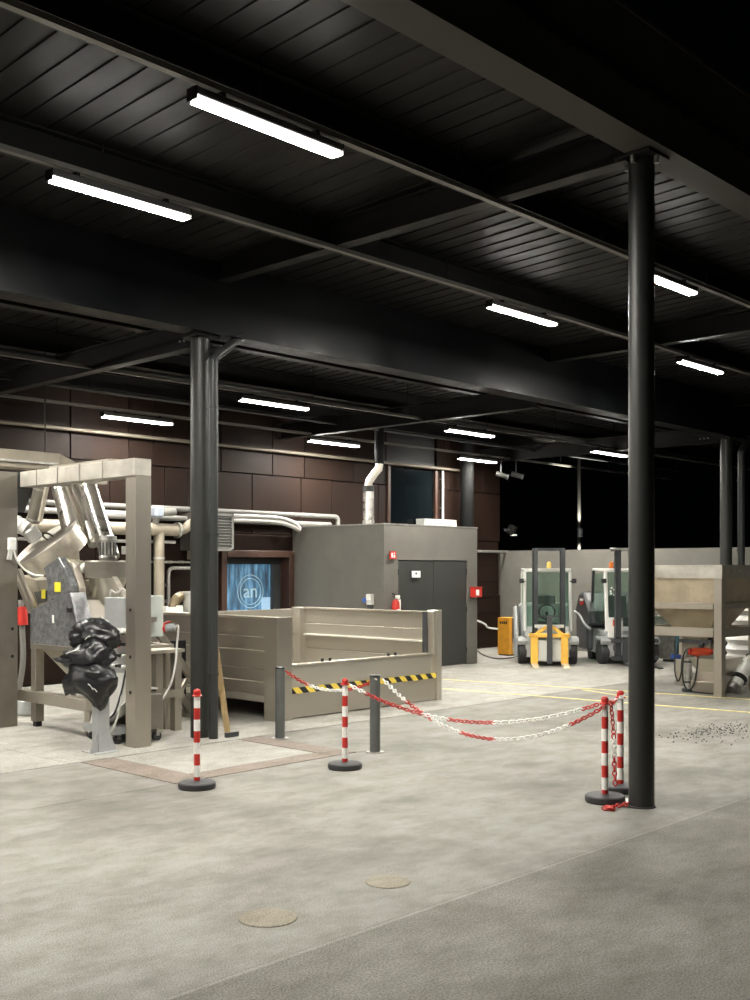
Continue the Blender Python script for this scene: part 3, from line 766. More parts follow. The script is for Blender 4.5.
# ================================================================== FORKLIFTS (front is +x, built at the origin then turned)
def forklift(label, style):
    r = thing('forklift', label, 'forklift')
    hw = .53
    # chassis and hood
    prof = [(.25,.16),(.25,.62),(-.05,.72),(-1.0,.72),(-1.05,.2),(-.35,.16)]
    MB().prism([(x,-hw+.05,z) for x, z in prof], (0,2*hw-.1,0)).build('chassis', silver, r, bev=.015)
    # counterweight, rounded at the back
    cw = [(-.85,.22),(-.85,1.05),(-1.05,1.22),(-1.35,1.22),(-1.62,1.08),(-1.74,.85),(-1.72,.3),(-1.6,.2)]
    if style == 'a':
        cw = [(-.8,.18),(-.55,.55),(-.62,1.25),(-.85,1.28),(-1.3,1.1),(-1.62,.85),(-1.7,.3),(-1.55,.18)]
    MB().prism([(x,-hw-(.03 if style == 'a' else .08),z) for x, z in cw], (0,2*hw+(.06 if style == 'a' else .16),0)).build('counterweight', silver if style == 'a' else mat('graphite',(.12,.125,.13),.4,.2), r, bev=.05)
    if style == 'b':
        hd = [(-.5,.8),(-.62,1.1),(-1.05,1.5),(-1.4,1.5),(-1.66,1.2),(-1.72,.95),(-1.3,.92),(-.9,.72)]
        h = MB().prism([(x,-hw-.1,z) for x, z in hd], (0,2*hw+.2,0)).build('hood', charcoal, r, bev=.05)
        MB().tube(smooth_path([(-.5,-hw-.115,.72),(-.9,-hw-.115,.80),(-1.3,-hw-.115,.98),(-1.7,-hw-.115,1.05)],5), .03, 8).build('edge_strip', silver, r)
        bx('badge', (-1.3,-hw-.112,1.22), (-1.02,-hw-.102,1.30), red, r); bx('badge', (-1.3,-hw-.112,1.31), (-1.05,-hw-.102,1.36), whitep, r)
    if style == 'a':
        MB().prism([(-.15,-hw-.06,.12),(-.15,-hw-.06,.62),(-.3,-hw-.06,.95),(-.5,-hw-.06,1.22),(-.8,-hw-.06,1.2),(-.85,-hw-.06,.2)], (0,-.10,0)).build('side_cover', silver, r, bev=.03)
        bx('side_grille', (-.75,-hw-.175,.5), (-.4,-hw-.155,.95), charcoal, r, bev=.008)
    # cab frame
    A = [(.18,.70),(.05,1.95)]; B = [(-.95,1.1),(-.8,1.98)]
    fm = white if style == 'b' else mat('cab_paint',(.62,.62,.58),.4,.1)
    for s in (-1, 1):
        y = s*(hw-.05)
        MB().bar((A[0][0],y,A[0][1]),(A[1][0],y,A[1][1]+.02),.07,.075).build('cab_post', fm, r, bev=.015)
        MB().bar((B[0][0],y,B[0][1]-.4),(B[1][0],y,B[1][1]),.06,.07).build('cab_post', fm if style == 'a' else charcoal, r, bev=.015)
        MB().bar((A[1][0],y,2.0),(B[1][0],y,2.01),.06,.06).build('roof_rail', fm, r, bev=.01)
        g = MB().prism([(.08,y,.9),(-.02,y,1.93),(-.76,y,1.93),(-.9,y,1.1),(-.5,y,.9)], (0,.006,0)); g.build('side_glass', cabglass, r)
    MB().bar((.06,-hw+.03,1.99),(.06,hw-.03,1.99),.08,.07).build('front_header', fm, r, bev=.015)
    bx('roof', (-.82,-hw+.06,2.0), (.06,hw-.06,2.035), fm, r, bev=.01)
    MB().prism([(.16,-hw+.085,.74),(.16,hw-.085,.74),(.05,hw-.085,1.955),(.05,-hw+.085,1.955)], (-.006,0,0)).build('windscreen', cabglass, r)
    MB().prism([(.175,-hw+.07,.70),(.175,hw-.07,.70),(.155,hw-.07,.80),(.155,-hw+.07,.80)], (-.03,0,0)).build('cowl', silver, r)
    st = bx('seat', (-.75,-.24,.75), (-.3,.24,.88), charcoal, r, bev=.04)
    MB().obox((-.72,0,1.15),(.14,.46,.62),Matrix.Rotation(-.15,3,'Y')).build('seat_back', charcoal, r, bev=.04)
    MB().tube([(-.06+.06*math.sin(t)*1.0, .17*math.cos(t), 1.1+.16*math.sin(t)) for t in [i*2*PI/20 for i in range(20)]], .016, 6, closed=True).build('steering_wheel', black, r)
    MB().cyl((.1,0,.8),(-.06,0,1.1),.03,n=8).build('steering_column', black, r)
    bx('rear_panel', (-.93,-hw+.1,1.0), (-.88,hw-.1,1.25), charcoal, r)
    MB().lathe([(.05,2.035),(.05,2.07),(.045,2.15),(.02,2.18)],(-.1,.05 if style == 'a' else -.3,0),14).build('beacon', mat('amber_beacon',(.75,.5,.12),.3) if style == 'a' else mat('orange_beacon',(.75,.2,.04),.3), r)
    bx('beacon_foot', (-.14,0.0 if style == 'a' else -.35,2.03), (-.06,.1 if style == 'a' else -.25,2.05), black, r)
    # wheels
    for s in (-1, 1):
        y = s*(hw-.0)
        w = MB().lathe([(.16,-.09),(.235,-.085),(.25,-.06),(.25,.06),(.235,.085),(.16,.09)],(0.02,y,.25),24,axis=(0,1,0)).build('tyre', rubber, r)
        MB().lathe([(.15,-.05),(.15,.07),(.06,.085)],(0.02,y,.25),18,axis=(0,s,0)).build('wheel_rim', silver, w)
        w = MB().lathe([(.12,-.07),(.19,-.06),(.19,.06),(.12,.07)],(-1.25,s*(hw-.16),.19),20,axis=(0,1,0)).build('tyre', rubber, r)
        MB().prism([(.3,y-.11,.5),(.22,y-.11,.58),(-.2,y-.11,.58),(-.28,y-.11,.4),(-.23,y-.11,.36),(-.16,y-.11,.52),(.19,y-.11,.52),(.26,y-.11,.42)], (0,.22,0)).build('mudguard', silver, r, bev=.006)
        bx('work_light', (.13,s*(hw+.02)-.05,1.72), (.19,s*(hw+.02)+.05,1.82), black, r, bev=.01)
        MB().bar((.12,s*hw,1.76),(.1,s*(hw-.06),1.76),.025,.025).build('light_arm', black, r)
    # mast
    my = .285 if style == 'a' else .33
    for s in (-1, 1):
        y = s*my
        m = MB(); m.box((.36,y-.055,.08),(.48,y-.025,2.42)); m.box((.36,y-.055,.08),(.385,y+.055,2.42)); m.box((.455,y-.055,.08),(.48,y+.055,2.42)); m.build('mast_rail', mastm, r, bev=.003)
        m = MB(); m.box((.395,y-.02-s*.02,.12),(.445,y+.02-s*.02,2.36)); m.build('inner_rail', charcoal, r)
        MB().cyl((.34,y+s*.02,.3),(.34,y+s*.02,1.9),.03,n=10).build('lift_cylinder', charcoal, r)
        bx('mast_bracket', (.2,y-.04,.3), (.37,y+.04,.42), charcoal, r)
    bx('mast_header', (.35,-my-.05,2.40), (.47,my+.05,2.46), galv if style == 'b' else mastm, r, bev=.008)
    if style == 'b': MB().cyl((.41,-my-.16,2.43),(.41,-my-.05,2.43),.04,n=10).build('header_roller', galv, r)
    bx('mast_crossbar', (.37,-my,.1), (.45,my,.2), mastm, r)
    bx('mast_crossbar', (.36,-my,1.0), (.38,my,1.05), mastm, r)
    if style == 'a':
        bx('battery_box', (.5,-.26,.1), (.62,.26,.55), mat('grey_white',(.52,.52,.48),.5), r, bev=.02)
        bx('centre_bar', (.62,-.055,.06), (.70,.055,1.03), charcoal, r, bev=.008)
        for s in (-1, 1):
            y = s*.31
            bx('lifting_plate', (.52,y-.075,.06), (.66,y+.075,.66), yellowm, r, bev=.01)
            MB().bar((.56,s*.27,.66),(.56,s*.06,.82),.1,.07).build('lifting_arm', yellowm, r, bev=.01)
            f = MB(); f.prism([(.6,y-.065,.0),(.6,y-.065,.07),(.75,y-.065,.055),(1.15,y-.055,.015),(1.15,y-.055,.0)], (0,.13,0)); f.build('fork', mat('worn_fork',(.62,.52,.36),.5,.2), r)
        bx('lifting_beam', (.5,-.42,.6), (.66,.42,.68), yellowm, r, bev=.01)
        bx('lifting_beam', (.5,-.3,.8), (.6,.3,.86), mat('grey_white',(.52,.52,.48),.5), r)
    else:
        bx('carriage', (.5,-.5,.48), (.58,.5,.56), charcoal, r, bev=.008); bx('carriage', (.5,-.5,.12), (.58,.5,.2), charcoal, r, bev=.008)
        for s in (-1, 1):
            y = s*.22
            m = MB(); m.box((.58,y-.055,.05),(.63,y+.055,.6)); m.prism([(.58,y-.055,.03),(.58,y-.055,.09),(1.2,y-.055,.05),(1.45,y-.055,.035),(1.45,y-.055,.02)],(0,.11,0)); m.build('fork', mastm, r)
        bx('front_panel', (.26,-.5,.56), (.3,-.17,1.0), white, r, bev=.02); bx('front_panel', (.26,.1,.56), (.3,.5,1.0), white, r, bev=.02)
        bx('sticker', (.3,-.40,.82), (.304,-.3,.95), redact, r); bx('grille', (.3,.15,.84), (.305,.3,.88), charcoal, r); bx('grille', (.3,.15,.76), (.305,.28,.78), charcoal, r)
        for i, (yy, zz) in enumerate(((-.36,1.62),(-.38,1.55),(-.37,1.5),(-.3,1.58),(-.28,1.52),(-.3,1.47))):
            MB().cyl((.095,yy,zz),(.115,yy,zz),.022,n=8).build('dot_sticker', whitep, r)
    return r
f1 = forklift('silver forklift with yellow lifting gear, facing the viewer', 'a')
q = gp(551,668); f1.rotation_euler.z = math.radians(219); h = V((math.cos(math.radians(219)),math.sin(math.radians(219)),0)); f1.location = q - h*1.0
f2 = forklift('white and graphite forklift half hidden behind the front column', 'b')
q = gp(628,664); a2 = math.radians(229); f2.rotation_euler.z = a2; f2.location = q - V((math.cos(a2),math.sin(a2),0))*.1

# grey steel bin behind the hopper
c = V((21.7,11.48,0)); t = thing('steel_bin', 'grey galvanised steel bin behind the hopper frame', 'bin', c)
m = MB(); m.frustum((21.37,11.2),(22.05,11.75),.06,(21.3,11.13),(22.12,11.82),.95); m.build('body', galv, t, bev=.01)
bx('rim', (21.27,11.1,.95), (22.15,11.85,1.0), galv, t); bx('skid', (21.45,11.25,0), (21.55,11.7,.06), charcoal, t); bx('skid', (21.85,11.25,0), (21.95,11.7,.06), charcoal, t)

# ================================================================== RIGHT HOPPER
hx0, hx1, hy0, hy1 = 15.98, 17.35, 7.70, 9.15; L_ = .135
t = thing('hopper_frame', 'stainless feed hopper in a square steel frame at the right', 'hopper', (hx0,hy0,0))
for x in (hx0, hx1-L_):
    for y in (hy0, hy1-L_): bx('leg', (x,y,0), (x+L_,y+L_,1.87), framem, t, bev=.006)
def ringbeam(name, z0, z1, inset=0.0, w=.1):
    a, b, c_, d = hx0+inset, hx1-inset, hy0+inset, hy1-inset
    bx(name, (a,c_+L_,z0), (a+w,d-L_,z1), framem, t, bev=.005); bx(name, (b-w,c_+L_,z0), (b,d-L_,z1), framem, t, bev=.005)
    bx(name, (a+L_,c_,z0), (b-L_,c_+w,z1), framem, t, bev=.005); bx(name, (a+L_,d-w,z0), (b-L_,d,z1), framem, t, bev=.005)
ringbeam('mid_beam', 1.375, 1.475, .01); ringbeam('low_beam', .935, 1.08, .01)
m = MB(); m.box((hx0-.01,hy0-.01,1.87),(hx0+.1,hy1+.01,2.08)); m.box((hx1-.1,hy0-.01,1.87),(hx1+.01,hy1+.01,2.08)); m.box((hx0+.1,hy0-.01,1.87),(hx1-.1,hy0+.1,2.08)); m.box((hx0+.1,hy1-.1,1.87),(hx1-.1,hy1+.01,2.08))
m.build('top_beam', mat('bright_frame',(.5,.475,.42),.42,.7,var=.15,vscale=4), t)
for x in (.32, .62): MB().cyl((hx0+x,hy0-.025,1.98),(hx0+x,hy0-.01,1.98),.018,n=6).build('beam_bolt', galv, t)
m = MB(); m.frustum((hx0+.12,hy0+.12),(hx1-.12,hy1-.12),1.46,(hx0+.03,hy0+.03),(hx1-.03,hy1-.03),1.95); m.build('upper_cone', mat('warm_steel',(.5,.43,.32),.4,.6,var=.15,vscale=3), t)
m = MB(); m.frustum((hx0+.52,hy0+.5),(hx1-.45,hy1-.55),.86,(hx0+.14,hy0+.14),(hx1-.14,hy1-.14),1.4); m.build('lower_cone', mat('warm_steel_dark',(.42,.36,.27),.4,.6,var=.15,vscale=3), t)
bx('outlet_flange', (hx0+.48,hy0+.42,.80), (hx1-.4,hy1-.47,.86), charcoal, t)
bx('slide_valve', (hx0+.52,hy0+.45,.70), (hx1-.45,hy1-.5,.80), frame_dk, t)
p = onX(701,651.5,16.45)
ac = thing('valve_actuator', 'bright red valve actuator under the hopper outlet', 'actuator', p)
dv = V((SA,-CA,0))
MB().cyl(p-dv*.16,p+dv*.14,.068,n=16).build('body', redact, ac); MB().cyl(p+dv*.14,p+dv*.18,.055,n=16).build('end_cap', red, ac); MB().cyl(p-dv*.2,p-dv*.16,.055,n=16).build('end_cap', red, ac)
MB().cyl(p+dv*.18,p+dv*.24,.018,n=8).build('spindle', galv, ac); MB().bar(p+V((0,0,.06)),p+V((0.08,0,.22)),.06,.06).build('bracket', charcoal, ac)
MB().lathe([(.03,0),(.03,-.1)],p-dv*.06+V((0,0,-.0)),10).build('cable_gland', redact, ac)
p = onX(676,656.5,16.45); t2 = thing('blue_socket', 'small blue socket box hanging left of the red actuator', 'socket', p)
MB().obox(p,(.06,.17,.075),Matrix.Identity(3)).build('case', bluep, t2, bev=.01)
MB().cyl(p+V((0.02,0,.03)),V((p.x+.05,p.y-.0,.94)),.035,n=10).build('drop_tube', mat('teal_dark',(.05,.12,.16),.5), t2)
p = onX(688,670,16.4); t2 = thing('vibrator_motor', 'grey cylindrical vibrator motor standing under the hopper', 'motor', (p.x,p.y,0))
MB().cyl((p.x,p.y,.0),(p.x,p.y,.06),.1,n=14).build('foot', charcoal, t2); MB().cyl((p.x,p.y,.06),(p.x,p.y,.54),.065,n=16).build('casing', galv, t2)
for z in (.15, .48): MB().lathe([(.07,z),(.07,z+.03)],(p.x,p.y,0),16).build('band', charcoal, t2)
for lab, pts in (('black cable loop nearest the red actuator under the hopper', [(691,648),(686,650),(683,660),(683,680),(688,690),(694,684),(697,668),(698,656)]),
                 ('black cable loop hanging below the blue socket', [(675,640),(675,655),(675,672),(678,681),(681,674),(682,660),(686,650)])):
    pp_ = [onX(a, b, 16.22 if 'red' in lab else 16.3) for a, b in pts]
    tag(MB().tube(smooth_path(pp_,5), .013, 6).build('cable_loop', black), lab, 'cable')
# screw conveyor with feed bin and white tube
sc_ = thing('screw_conveyor', 'inclined white screw conveyor with a steel feed bin under the hopper', 'conveyor', (16.6,8.1,0))
m = MB(); m.frustum((16.48,7.93),(16.92,8.35),.33,(16.36,7.9),(17.2,8.5),.56); m.build('feed_bin', steel, sc_)
pl = [(16.3,7.92,.02),(16.95,7.92,.02),(16.95,7.92,.22),(16.86,7.92,.34),(16.42,7.92,.34),(16.25,7.92,.2)]
MB().prism(pl,(0,.45,0)).build('trough_box', framem, sc_, bev=.008)
s0, s1 = V((16.78,7.86,.12)), V((18.1,7.55,1.35)); d_ = (s1-s0).normalized()
MB().cyl(s0,s1,.1,n=18).build('tube', whitep, sc_)
for k in (.12, .62): MB().cyl(s0+d_*k,s0+d_*(k+.07),.125,n=18).build('clamp', black, sc_)
MB().cyl(s0-d_*.12,s0,.11,n=16).build('drive', galv, sc_)
for k in (1.25,):
    b_ = s0+d_*k; MB().bar((b_.x,b_.y,0),(b_.x,b_.y,b_.z-.08),.05,.05).build('support', charcoal, sc_)
bg_ = thing('fabric_sleeve', 'white pleated fabric sleeve beyond the hopper at the right edge', 'sleeve', (18.35,8.3,0))
prof = []
for i in range(19):
    z = .02+i*.085; prof.append((.42+.05*(i % 2)-.004*i, z))
MB().lathe(prof,(18.35,8.3,0),28).build('sleeve', whitebag, bg_)

# ================================================================== LEFT MACHINE GROUP
pf_ = thing('portal_frame', 'tall stainless steel portal frame over the mixing machine', 'frame', (6.9,11.5,0))
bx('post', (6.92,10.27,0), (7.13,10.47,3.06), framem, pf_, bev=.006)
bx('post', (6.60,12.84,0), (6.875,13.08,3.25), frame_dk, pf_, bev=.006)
bx('crossbeam', (6.90,10.27,3.06), (7.13,12.83,3.255), mat('bright_frame',(.5,.475,.42),.42,.7,var=.15,vscale=4), pf_, bev=.006)
MB().prism([(6.88,12.83,3.25),(6.88,13.05,3.25),(6.88,13.05,2.75),(6.88,12.83,3.05)],(.2,0,0)).build('gusset', charcoal, pf_)
for y in (10.9, 11.4, 11.9, 12.4): bx('joint_band', (6.895,y,3.058), (7.135,y+.02,3.257), frame_dk, pf_)
for z in (.62, 1.02, 1.55): MB().cyl((6.913,10.37,z),(6.925,10.37,z),.02,n=8).build('bolt', black, pf_)
for z in (.9, 1.25): MB().cyl((6.8,12.835,z),(6.8,12.845,z),.022,n=8).build('bolt', black, pf_)
# emergency switch and cable on left post
t = thing('switch_box', 'small white switch box with cable on the left frame post', 'switch', (6.72,12.8,2.3))
p = onY(12,544,12.80); bx('case', (p.x-.05,12.77,p.z-.08), (p.x+.05,12.84,p.z+.08), whitep, t, bev=.01); MB().bar((p.x-.02,12.8,p.z-.08),(p.x-.04,12.8,p.z-.2),.04,.05).build('plug', offwhite, t)
MB().tube(smooth_path([V((p.x+.02,12.79,p.z-.08)), onY(17,560,12.78), onX(24,569,6.92), onX(34,575,6.95), onX(43,576,7.1)],6), .014, 6).build('cable', white, t)

# overhead duct
t = thing('overhead_duct', 'beige rectangular duct running above the portal frame', 'duct', (6,14.5,3.5))
bx('duct_run', (1.5,14.42,3.47), (8.4,14.72,3.73), beige, t, bev=.01)
MB().prism([(8.4,14.42,3.73),(8.4,14.42,3.47),(8.75,14.42,3.30),(9.1,14.42,3.33),(9.1,14.42,3.42)],(0,.3,0)).build('duct_end', beige, t, bev=.006)
bx('clamp_rail', (1.5,14.38,3.55), (8.35,14.42,3.58), galv, t)
for x in (5.5, 7.0, 8.2):
    m = MB(); m.cyl((x,14.5,3.73),(x,14.5,5.22),.012,n=6); m.box((x-.03,14.39,3.44),(x+.03,14.74,3.47)); m.build('hanger', beamm, t)

# mixing machine: table frame, sheet body, drums, tubes
mc = thing('mixing_machine', 'stainless mixing machine with drums and inclined tubes on a steel table', 'machine', (7.4,12.1,0))
TX0, TX1, TY0, TY1 = 6.98, 8.2, 11.32, 12.70
for x in (TX0, TX1-.12):
    for y in (TY0, TY1-.12): bx('leg', (x,y,.07), (x+.12,y+.12,1.0), framem, mc, bev=.005); bx('foot', (x+.02,y+.02,0), (x+.1,y+.1,.07), black, mc)
for y in (TY0, TY1-.1): bx('table_beam', (TX0,y,1.0), (TX1,y+.1,1.06), framem, mc)
for x in (TX0, TX1-.1): bx('table_beam', (x,TY0+.1,1.0), (x+.1,TY1-.1,1.06), framem, mc)
bx('base_beam', (TX0-.06,TY0-.02,.32), (TX0+.08,TY1+.25,.46), framem, mc, bev=.005)
bx('base_beam', (TX1-.12,TY0,.32), (TX1,TY1,.44), frame_dk, mc)
m = MB(); m.frustum((7.4,11.85),(7.6,12.05),.42,(7.08,11.45),(8.1,12.6),.99); m.build('discharge_cone', steel2, mc)
def PX(pts, X): return [onX(a, b, X) for a, b in pts]
MB().prism(PX([(30,610),(70,592.5),(75,615),(78,630),(77,649),(30,649)],7.02),(.22,0,0)).build('lower_housing', panelm, mc, bev=.006)
MB().prism(PX([(43.5,568),(58.5,557),(64,567),(70.5,585),(70.5,592),(47,602.5),(47,583)],7.08),(.10,0,0)).build('upper_housing', panelm, mc, bev=.006)
MB().prism(PX([(60,558),(72,562),(79,588),(79,600),(60,603)],7.2),(.1,0,0)).build('housing_side', drumm, mc, bev=.006)
p = onX(57.5,587,7.07); bx('warning_sticker', (7.068,p.y-.07,p.z-.06), (7.074,p.y+.07,p.z+.06), yellowst, mc)
p = onX(70,610,7.0); MB().cyl((7.02,p.y,p.z),(6.97,p.y,p.z),.03,n=10).build('latch', black, mc)
p = onX(52,619,7.0); bx('name_plate', (7.01,p.y-.02,p.z-.05), (7.017,p.y+.02,p.z+.05), whitep, mc)
MB().prism(PX([(17,575),(36,580),(44,600),(40,604),(28,612)],7.5),(.3,0,0)).build('rear_plate', beige, mc)
p = onX(44,594,7.45); bx('warning_sticker', (7.44,p.y-.05,p.z-.06), (7.446,p.y+.05,p.z+.06), yellowst, mc)
MB().prism(PX([(34,592),(49,590),(49,600),(38,604)],7.46),(.03,0,0)).build('dark_plate', charcoal, mc)
# inclined rails left of the body
for a, b in (((15,572),(31,612)), ((19,570),(35,608))):
    MB().bar(onX(*a,7.35), onX(*b,7.35), .05, .06).build('inclined_rail', framem, mc)
# gear motor behind the upper housing
a, b = onX(72,566,7.5), onX(84,568,7.5); MB().cyl(a,b,.09,n=14).build('drive_motor', beige, mc); MB().cyl(b,b+(b-a)*.35,.07,n=14).build('motor_cap', white, mc)
bx('drive_block', (7.4,a.y-.25,a.z-.25), (7.65,a.y+.05,a.z-.04), beige, mc, bev=.02)
MB().prism(PX([(71,580),(96,580),(93,592),(80,597),(71,596)],7.5),(.25,0,0)).build('feed_chute', drumm, mc, bev=.01)
MB().prism(PX([(71,594),(84,600),(92,634),(80,648),(78,628)],7.25),(.3,0,0)).build('side_chute', frame_dk, mc)
# tilted drum
n_ = V((-.613,.093,.79)).normalized(); c0 = onX(46.5,541,7.40)
MB().lathe([(.45,-.28),(.45,-.02),(.455,-.015),(.455,0)],c0,36,axis=n_).build('tilted_drum', drumm, mc)
MB().lathe([(.465,-.012),(.465,.006),(.02,.01)],c0,36,axis=n_).build('drum_lid', mat('drum_lid',(.6,.56,.5),.5,.4,var=.12), mc)
MB().lathe([(.1,-.62),(.32,-.26)],c0,24,axis=n_).build('drum_cone', drumm, mc)
u_ = V((-SA,CA,0))                                                 # towards image left
mo = c0 + u_*.12 + n_*.02
MB().obox(mo+n_*.09,(.18,.16,.18),n_.to_track_quat('Z','X').to_matrix()).build('gear_box', offwhite, mc, bev=.02)
ax = (u_*.85+V((0,0,.5))).normalized(); a = mo+n_*.14; b = a+ax*.34
MB().cyl(a+ax*.05,b,.1,n=16).build('fan_motor', offwhite, mc); 
for k in (.12,.2,.28): MB().cyl(a+ax*k,a+ax*(k+.02),.11,n=16).build('motor_fin', silver, mc)
MB().cyl(b,b+ax*.05,.075,n=14).build('motor_cap', white, mc)
lg = c0 - u_*.07 + n_*.03
MB().tube([lg + (u_*math.cos(t) + n_*math.sin(t)+n_*.6)*.065 for t in [i*2*PI/14 for i in range(14)]], .014, 6, closed=True).build('lifting_eye', brownframe, mc)
# level drum with motor
dc = V((7.62,11.93,0)); 
MB().lathe([(.285,1.90),(.285,2.10),(.275,2.12),(.05,2.12)],dc,32).build('level_drum', frame_dk, mc)
MB().lathe([(.1,2.12),(.115,2.16),(.105,2.18),(.105,2.36),(.115,2.38),(.11,2.43),(.03,2.45)],dc,20).build('drum_motor', galv, mc)
m = MB()
for i in range(14):
    t_ = 2*PI*i/14; m.box((dc.x+.106*math.cos(t_)-.006,dc.y+.106*math.sin(t_)-.006,2.19),(dc.x+.106*math.cos(t_)+.006,dc.y+.106*math.sin(t_)+.006,2.35))
m.build('motor_fin', charcoal, mc, kind='stuff')
bx('terminal_box', (dc.x+.1,dc.y-.3,2.2), (dc.x+.2,dc.y-.16,2.3), offwhite, mc)
MB().lathe([(.1,1.42),(.24,1.90)],dc,20).build('drum_cone', steel, mc)
MB().cyl((dc.x,dc.y,1.05),(dc.x,dc.y,1.42),.11,n=16).build('outlet_pipe', beige, mc)
for a_, b_ in (((101,578),(88,615)), ((114,578),(126,600))): MB().bar(onX(*a_,7.45), onX(*b_,7.45), .07, .05).build('drum_strut', drumm, mc)
# inclined tubes
def pipe(name, a, b, r, m, n=22):
    MB().cyl(a,b,r,n=n).build(name, m, mc); d = (b-a).normalized()
    for k in (.18, .9): MB().cyl(a+d*((b-a).length*k), a+d*((b-a).length*k+.025), r+.006, n=n).build('tube_joint', galv, mc)
pipe('feed_tube', V((7.88,12.95,3.36)), V((7.74,12.05,2.16)), .12, tubem)
pipe('feed_tube', onX(77,484,8.05), onX(94,545,7.95), .075, galv)
pipe('feed_tube', onX(61,482,7.8), onX(73,533,7.72), .14, tubem)
pipe('return_tube', onX(42,480,8.3), onX(33,522,8.3), .1, frame_dk)
MB().bar(onX(48,481,8.2), onX(40,521,8.2), .05, .05).build('tube_brace', drumm, mc)
MB().bar(onX(66,481,7.6), onX(83,527,7.6), .05, .05).build('tube_brace', drumm, mc)
MB().bar(onX(72,481,7.55), onX(86,520,7.55), .04, .04).build('tube_brace', frame_dk, mc)
bx('tube_header', (7.62,11.9,3.28), (8.0,13.4,3.42), framem, mc, bev=.01)
for y in (12.0, 12.7): bx('tube_header', (7.12,y,3.1), (7.66,y+.1,3.2), framem, mc)

# grey red hose left of the machine and drain vessel
t = thing('drain_hose', 'grey hose with a red coupling behind the left frame post', 'hose', onX(22,690,7.4))
MB().tube(smooth_path([onX(21,600,7.7), onX(22,625,7.7), onX(23,660,7.7), onX(19,690,7.7), V((7.7,onX(17,700,7.7).y,.05))],5), .04, 10).build('hose', mat('hose_grey',(.17,.165,.15),.6), t)
a = onX(22,607,7.7); b = onX(23,625,7.7); MB().cyl(a,b,.07,n=12).build('coupling', red, t)
c = onX(18,690,7.35); tag(MB().lathe([(.14,0),(.16,.04),(.16,.2),(.1,.3),(.03,.34)],(7.5,c.y,0),18).build('round_float', ctlm), 'grey rounded vessel on the floor behind the left frame post', 'vessel')

# control box with valves
cb = thing('control_box', 'grey control box with rows of valves beside the right frame post', 'control box', (7.02,10.78,.8))
bx('case', (7.0,10.5,.78), (7.28,11.03,1.68), ctlm, cb, bev=.008)
m = MB(); m.box((7.05,10.55,.0),(7.1,10.6,.78)); m.box((7.2,10.93,.0),(7.25,10.98,.78)); m.build('stand', charcoal, cb)
for j, z in enumerate((1.02, 1.15, 1.28, .9)):
    for i in range(4):
        y = 10.56+i*.065; k = MB().cyl((7.0,y,z),(6.93,y,z),.017,n=8).build('valve_knob', black if (i+j) % 3 else whitep, cb)
p = onX(115,643,6.95); MB().cyl((7.0,p.y,p.z),(6.9,p.y,p.z),.05,n=14).build('red_button', redact, cb)
for px_ in (117, 121, 125): p = onX(px_,632,6.95); MB().cyl((7.0,p.y,p.z),(6.9,p.y,p.z+.02),.032,n=10).build('white_fitting', whitep, cb)
MB().tube(smooth_path([(7.06,11.0,1.68),(7.04,10.95,1.76),(7.05,10.85,1.73),(7.08,10.75,1.78),(7.1,10.68,1.68)],5), .01, 6).build('loose_wire', white, cb)
MB().tube(smooth_path([(6.98,10.55,.86),(6.92,10.56,.6),(6.9,10.68,.35),(6.85,10.85,.26),(6.84,11.0,.3)],6), .011, 6).build('cable', charcoal, cb)
MB().tube(smooth_path([(6.98,10.6,.8),(6.9,10.55,.45),(6.84,10.6,.2),(6.8,10.72,.13),(6.8,10.85,.2)],6), .013, 6).build('cable', offwhite, cb)
# pale socket cabinet with the red plug
sx = onY(155.5,600,10.56); sb = thing('socket_cabinet', 'pale green socket cabinet on the right frame post with a red plug', 'socket cabinet', (sx.x,10.56,1.23))
bx('case', (sx.x-.1,10.52,1.22), (sx.x+.085,10.72,1.7), palegreen, sb, bev=.008); bx('bracket', (7.13,10.4,1.4), (sx.x-.09,10.6,1.46), framem, sb)
a = V((sx.x+.085,10.58,1.31)); dd = V((SA,-CA,.12)).normalized()
MB().cyl(a-dd*.02,a+dd*.06,.055,n=14).build('red_socket', red, sb); MB().bar(a+V((.02,0,.05)),a+V((.11,-.03,.085)),.09,.012).build('socket_flap', red, sb)
pg = thing('grey_plug', 'grey power plug with a white cable hanging beside the rear column', 'plug', a)
MB().cyl(a+dd*.06,a+dd*.17,.045,n=12).build('plug_body', mat('plug_grey',(.3,.32,.33),.5), pg); e = a+dd*.17
MB().tube(smooth_path([e, e+dd*.04, onY(177,645,10.52), onY(176,660,10.52), onY(172,680,10.55), onY(164,697,10.6), onY(154,708,10.65), onY(146,712,10.75)],6), .014, 6).build('cable', white, pg)
# trolley below
tl = thing('floor_trolley', 'grey wheeled trolley with a slanted white panel behind the front stub post', 'trolley', (7.2,10.9,0))
bx('body', (7.16,10.56,.13), (7.5,11.2,.55), frame_dk, tl, bev=.01)
MB().prism([onX(100,673,6.98), onX(127,673,6.98), onX(127,700,6.98), onX(113,716,6.9), onX(88,733,6.9)],(.16,0,0)).build('slanted_panel', white, tl)
bx('tray', (6.88,10.62,.12), (7.16,11.3,.2), ctlm, tl)
for x, y in ((7.42,10.58),(7.42,11.1),(6.95,11.2),(6.95,10.68)):
    MB().cyl((x,y-.02,.055),(x,y+.02,.055),.055,n=12).build('castor', rubber, tl); bx('castor_fork', (x-.02,y-.03,.06), (x+.02,y+.03,.14), galv, tl)
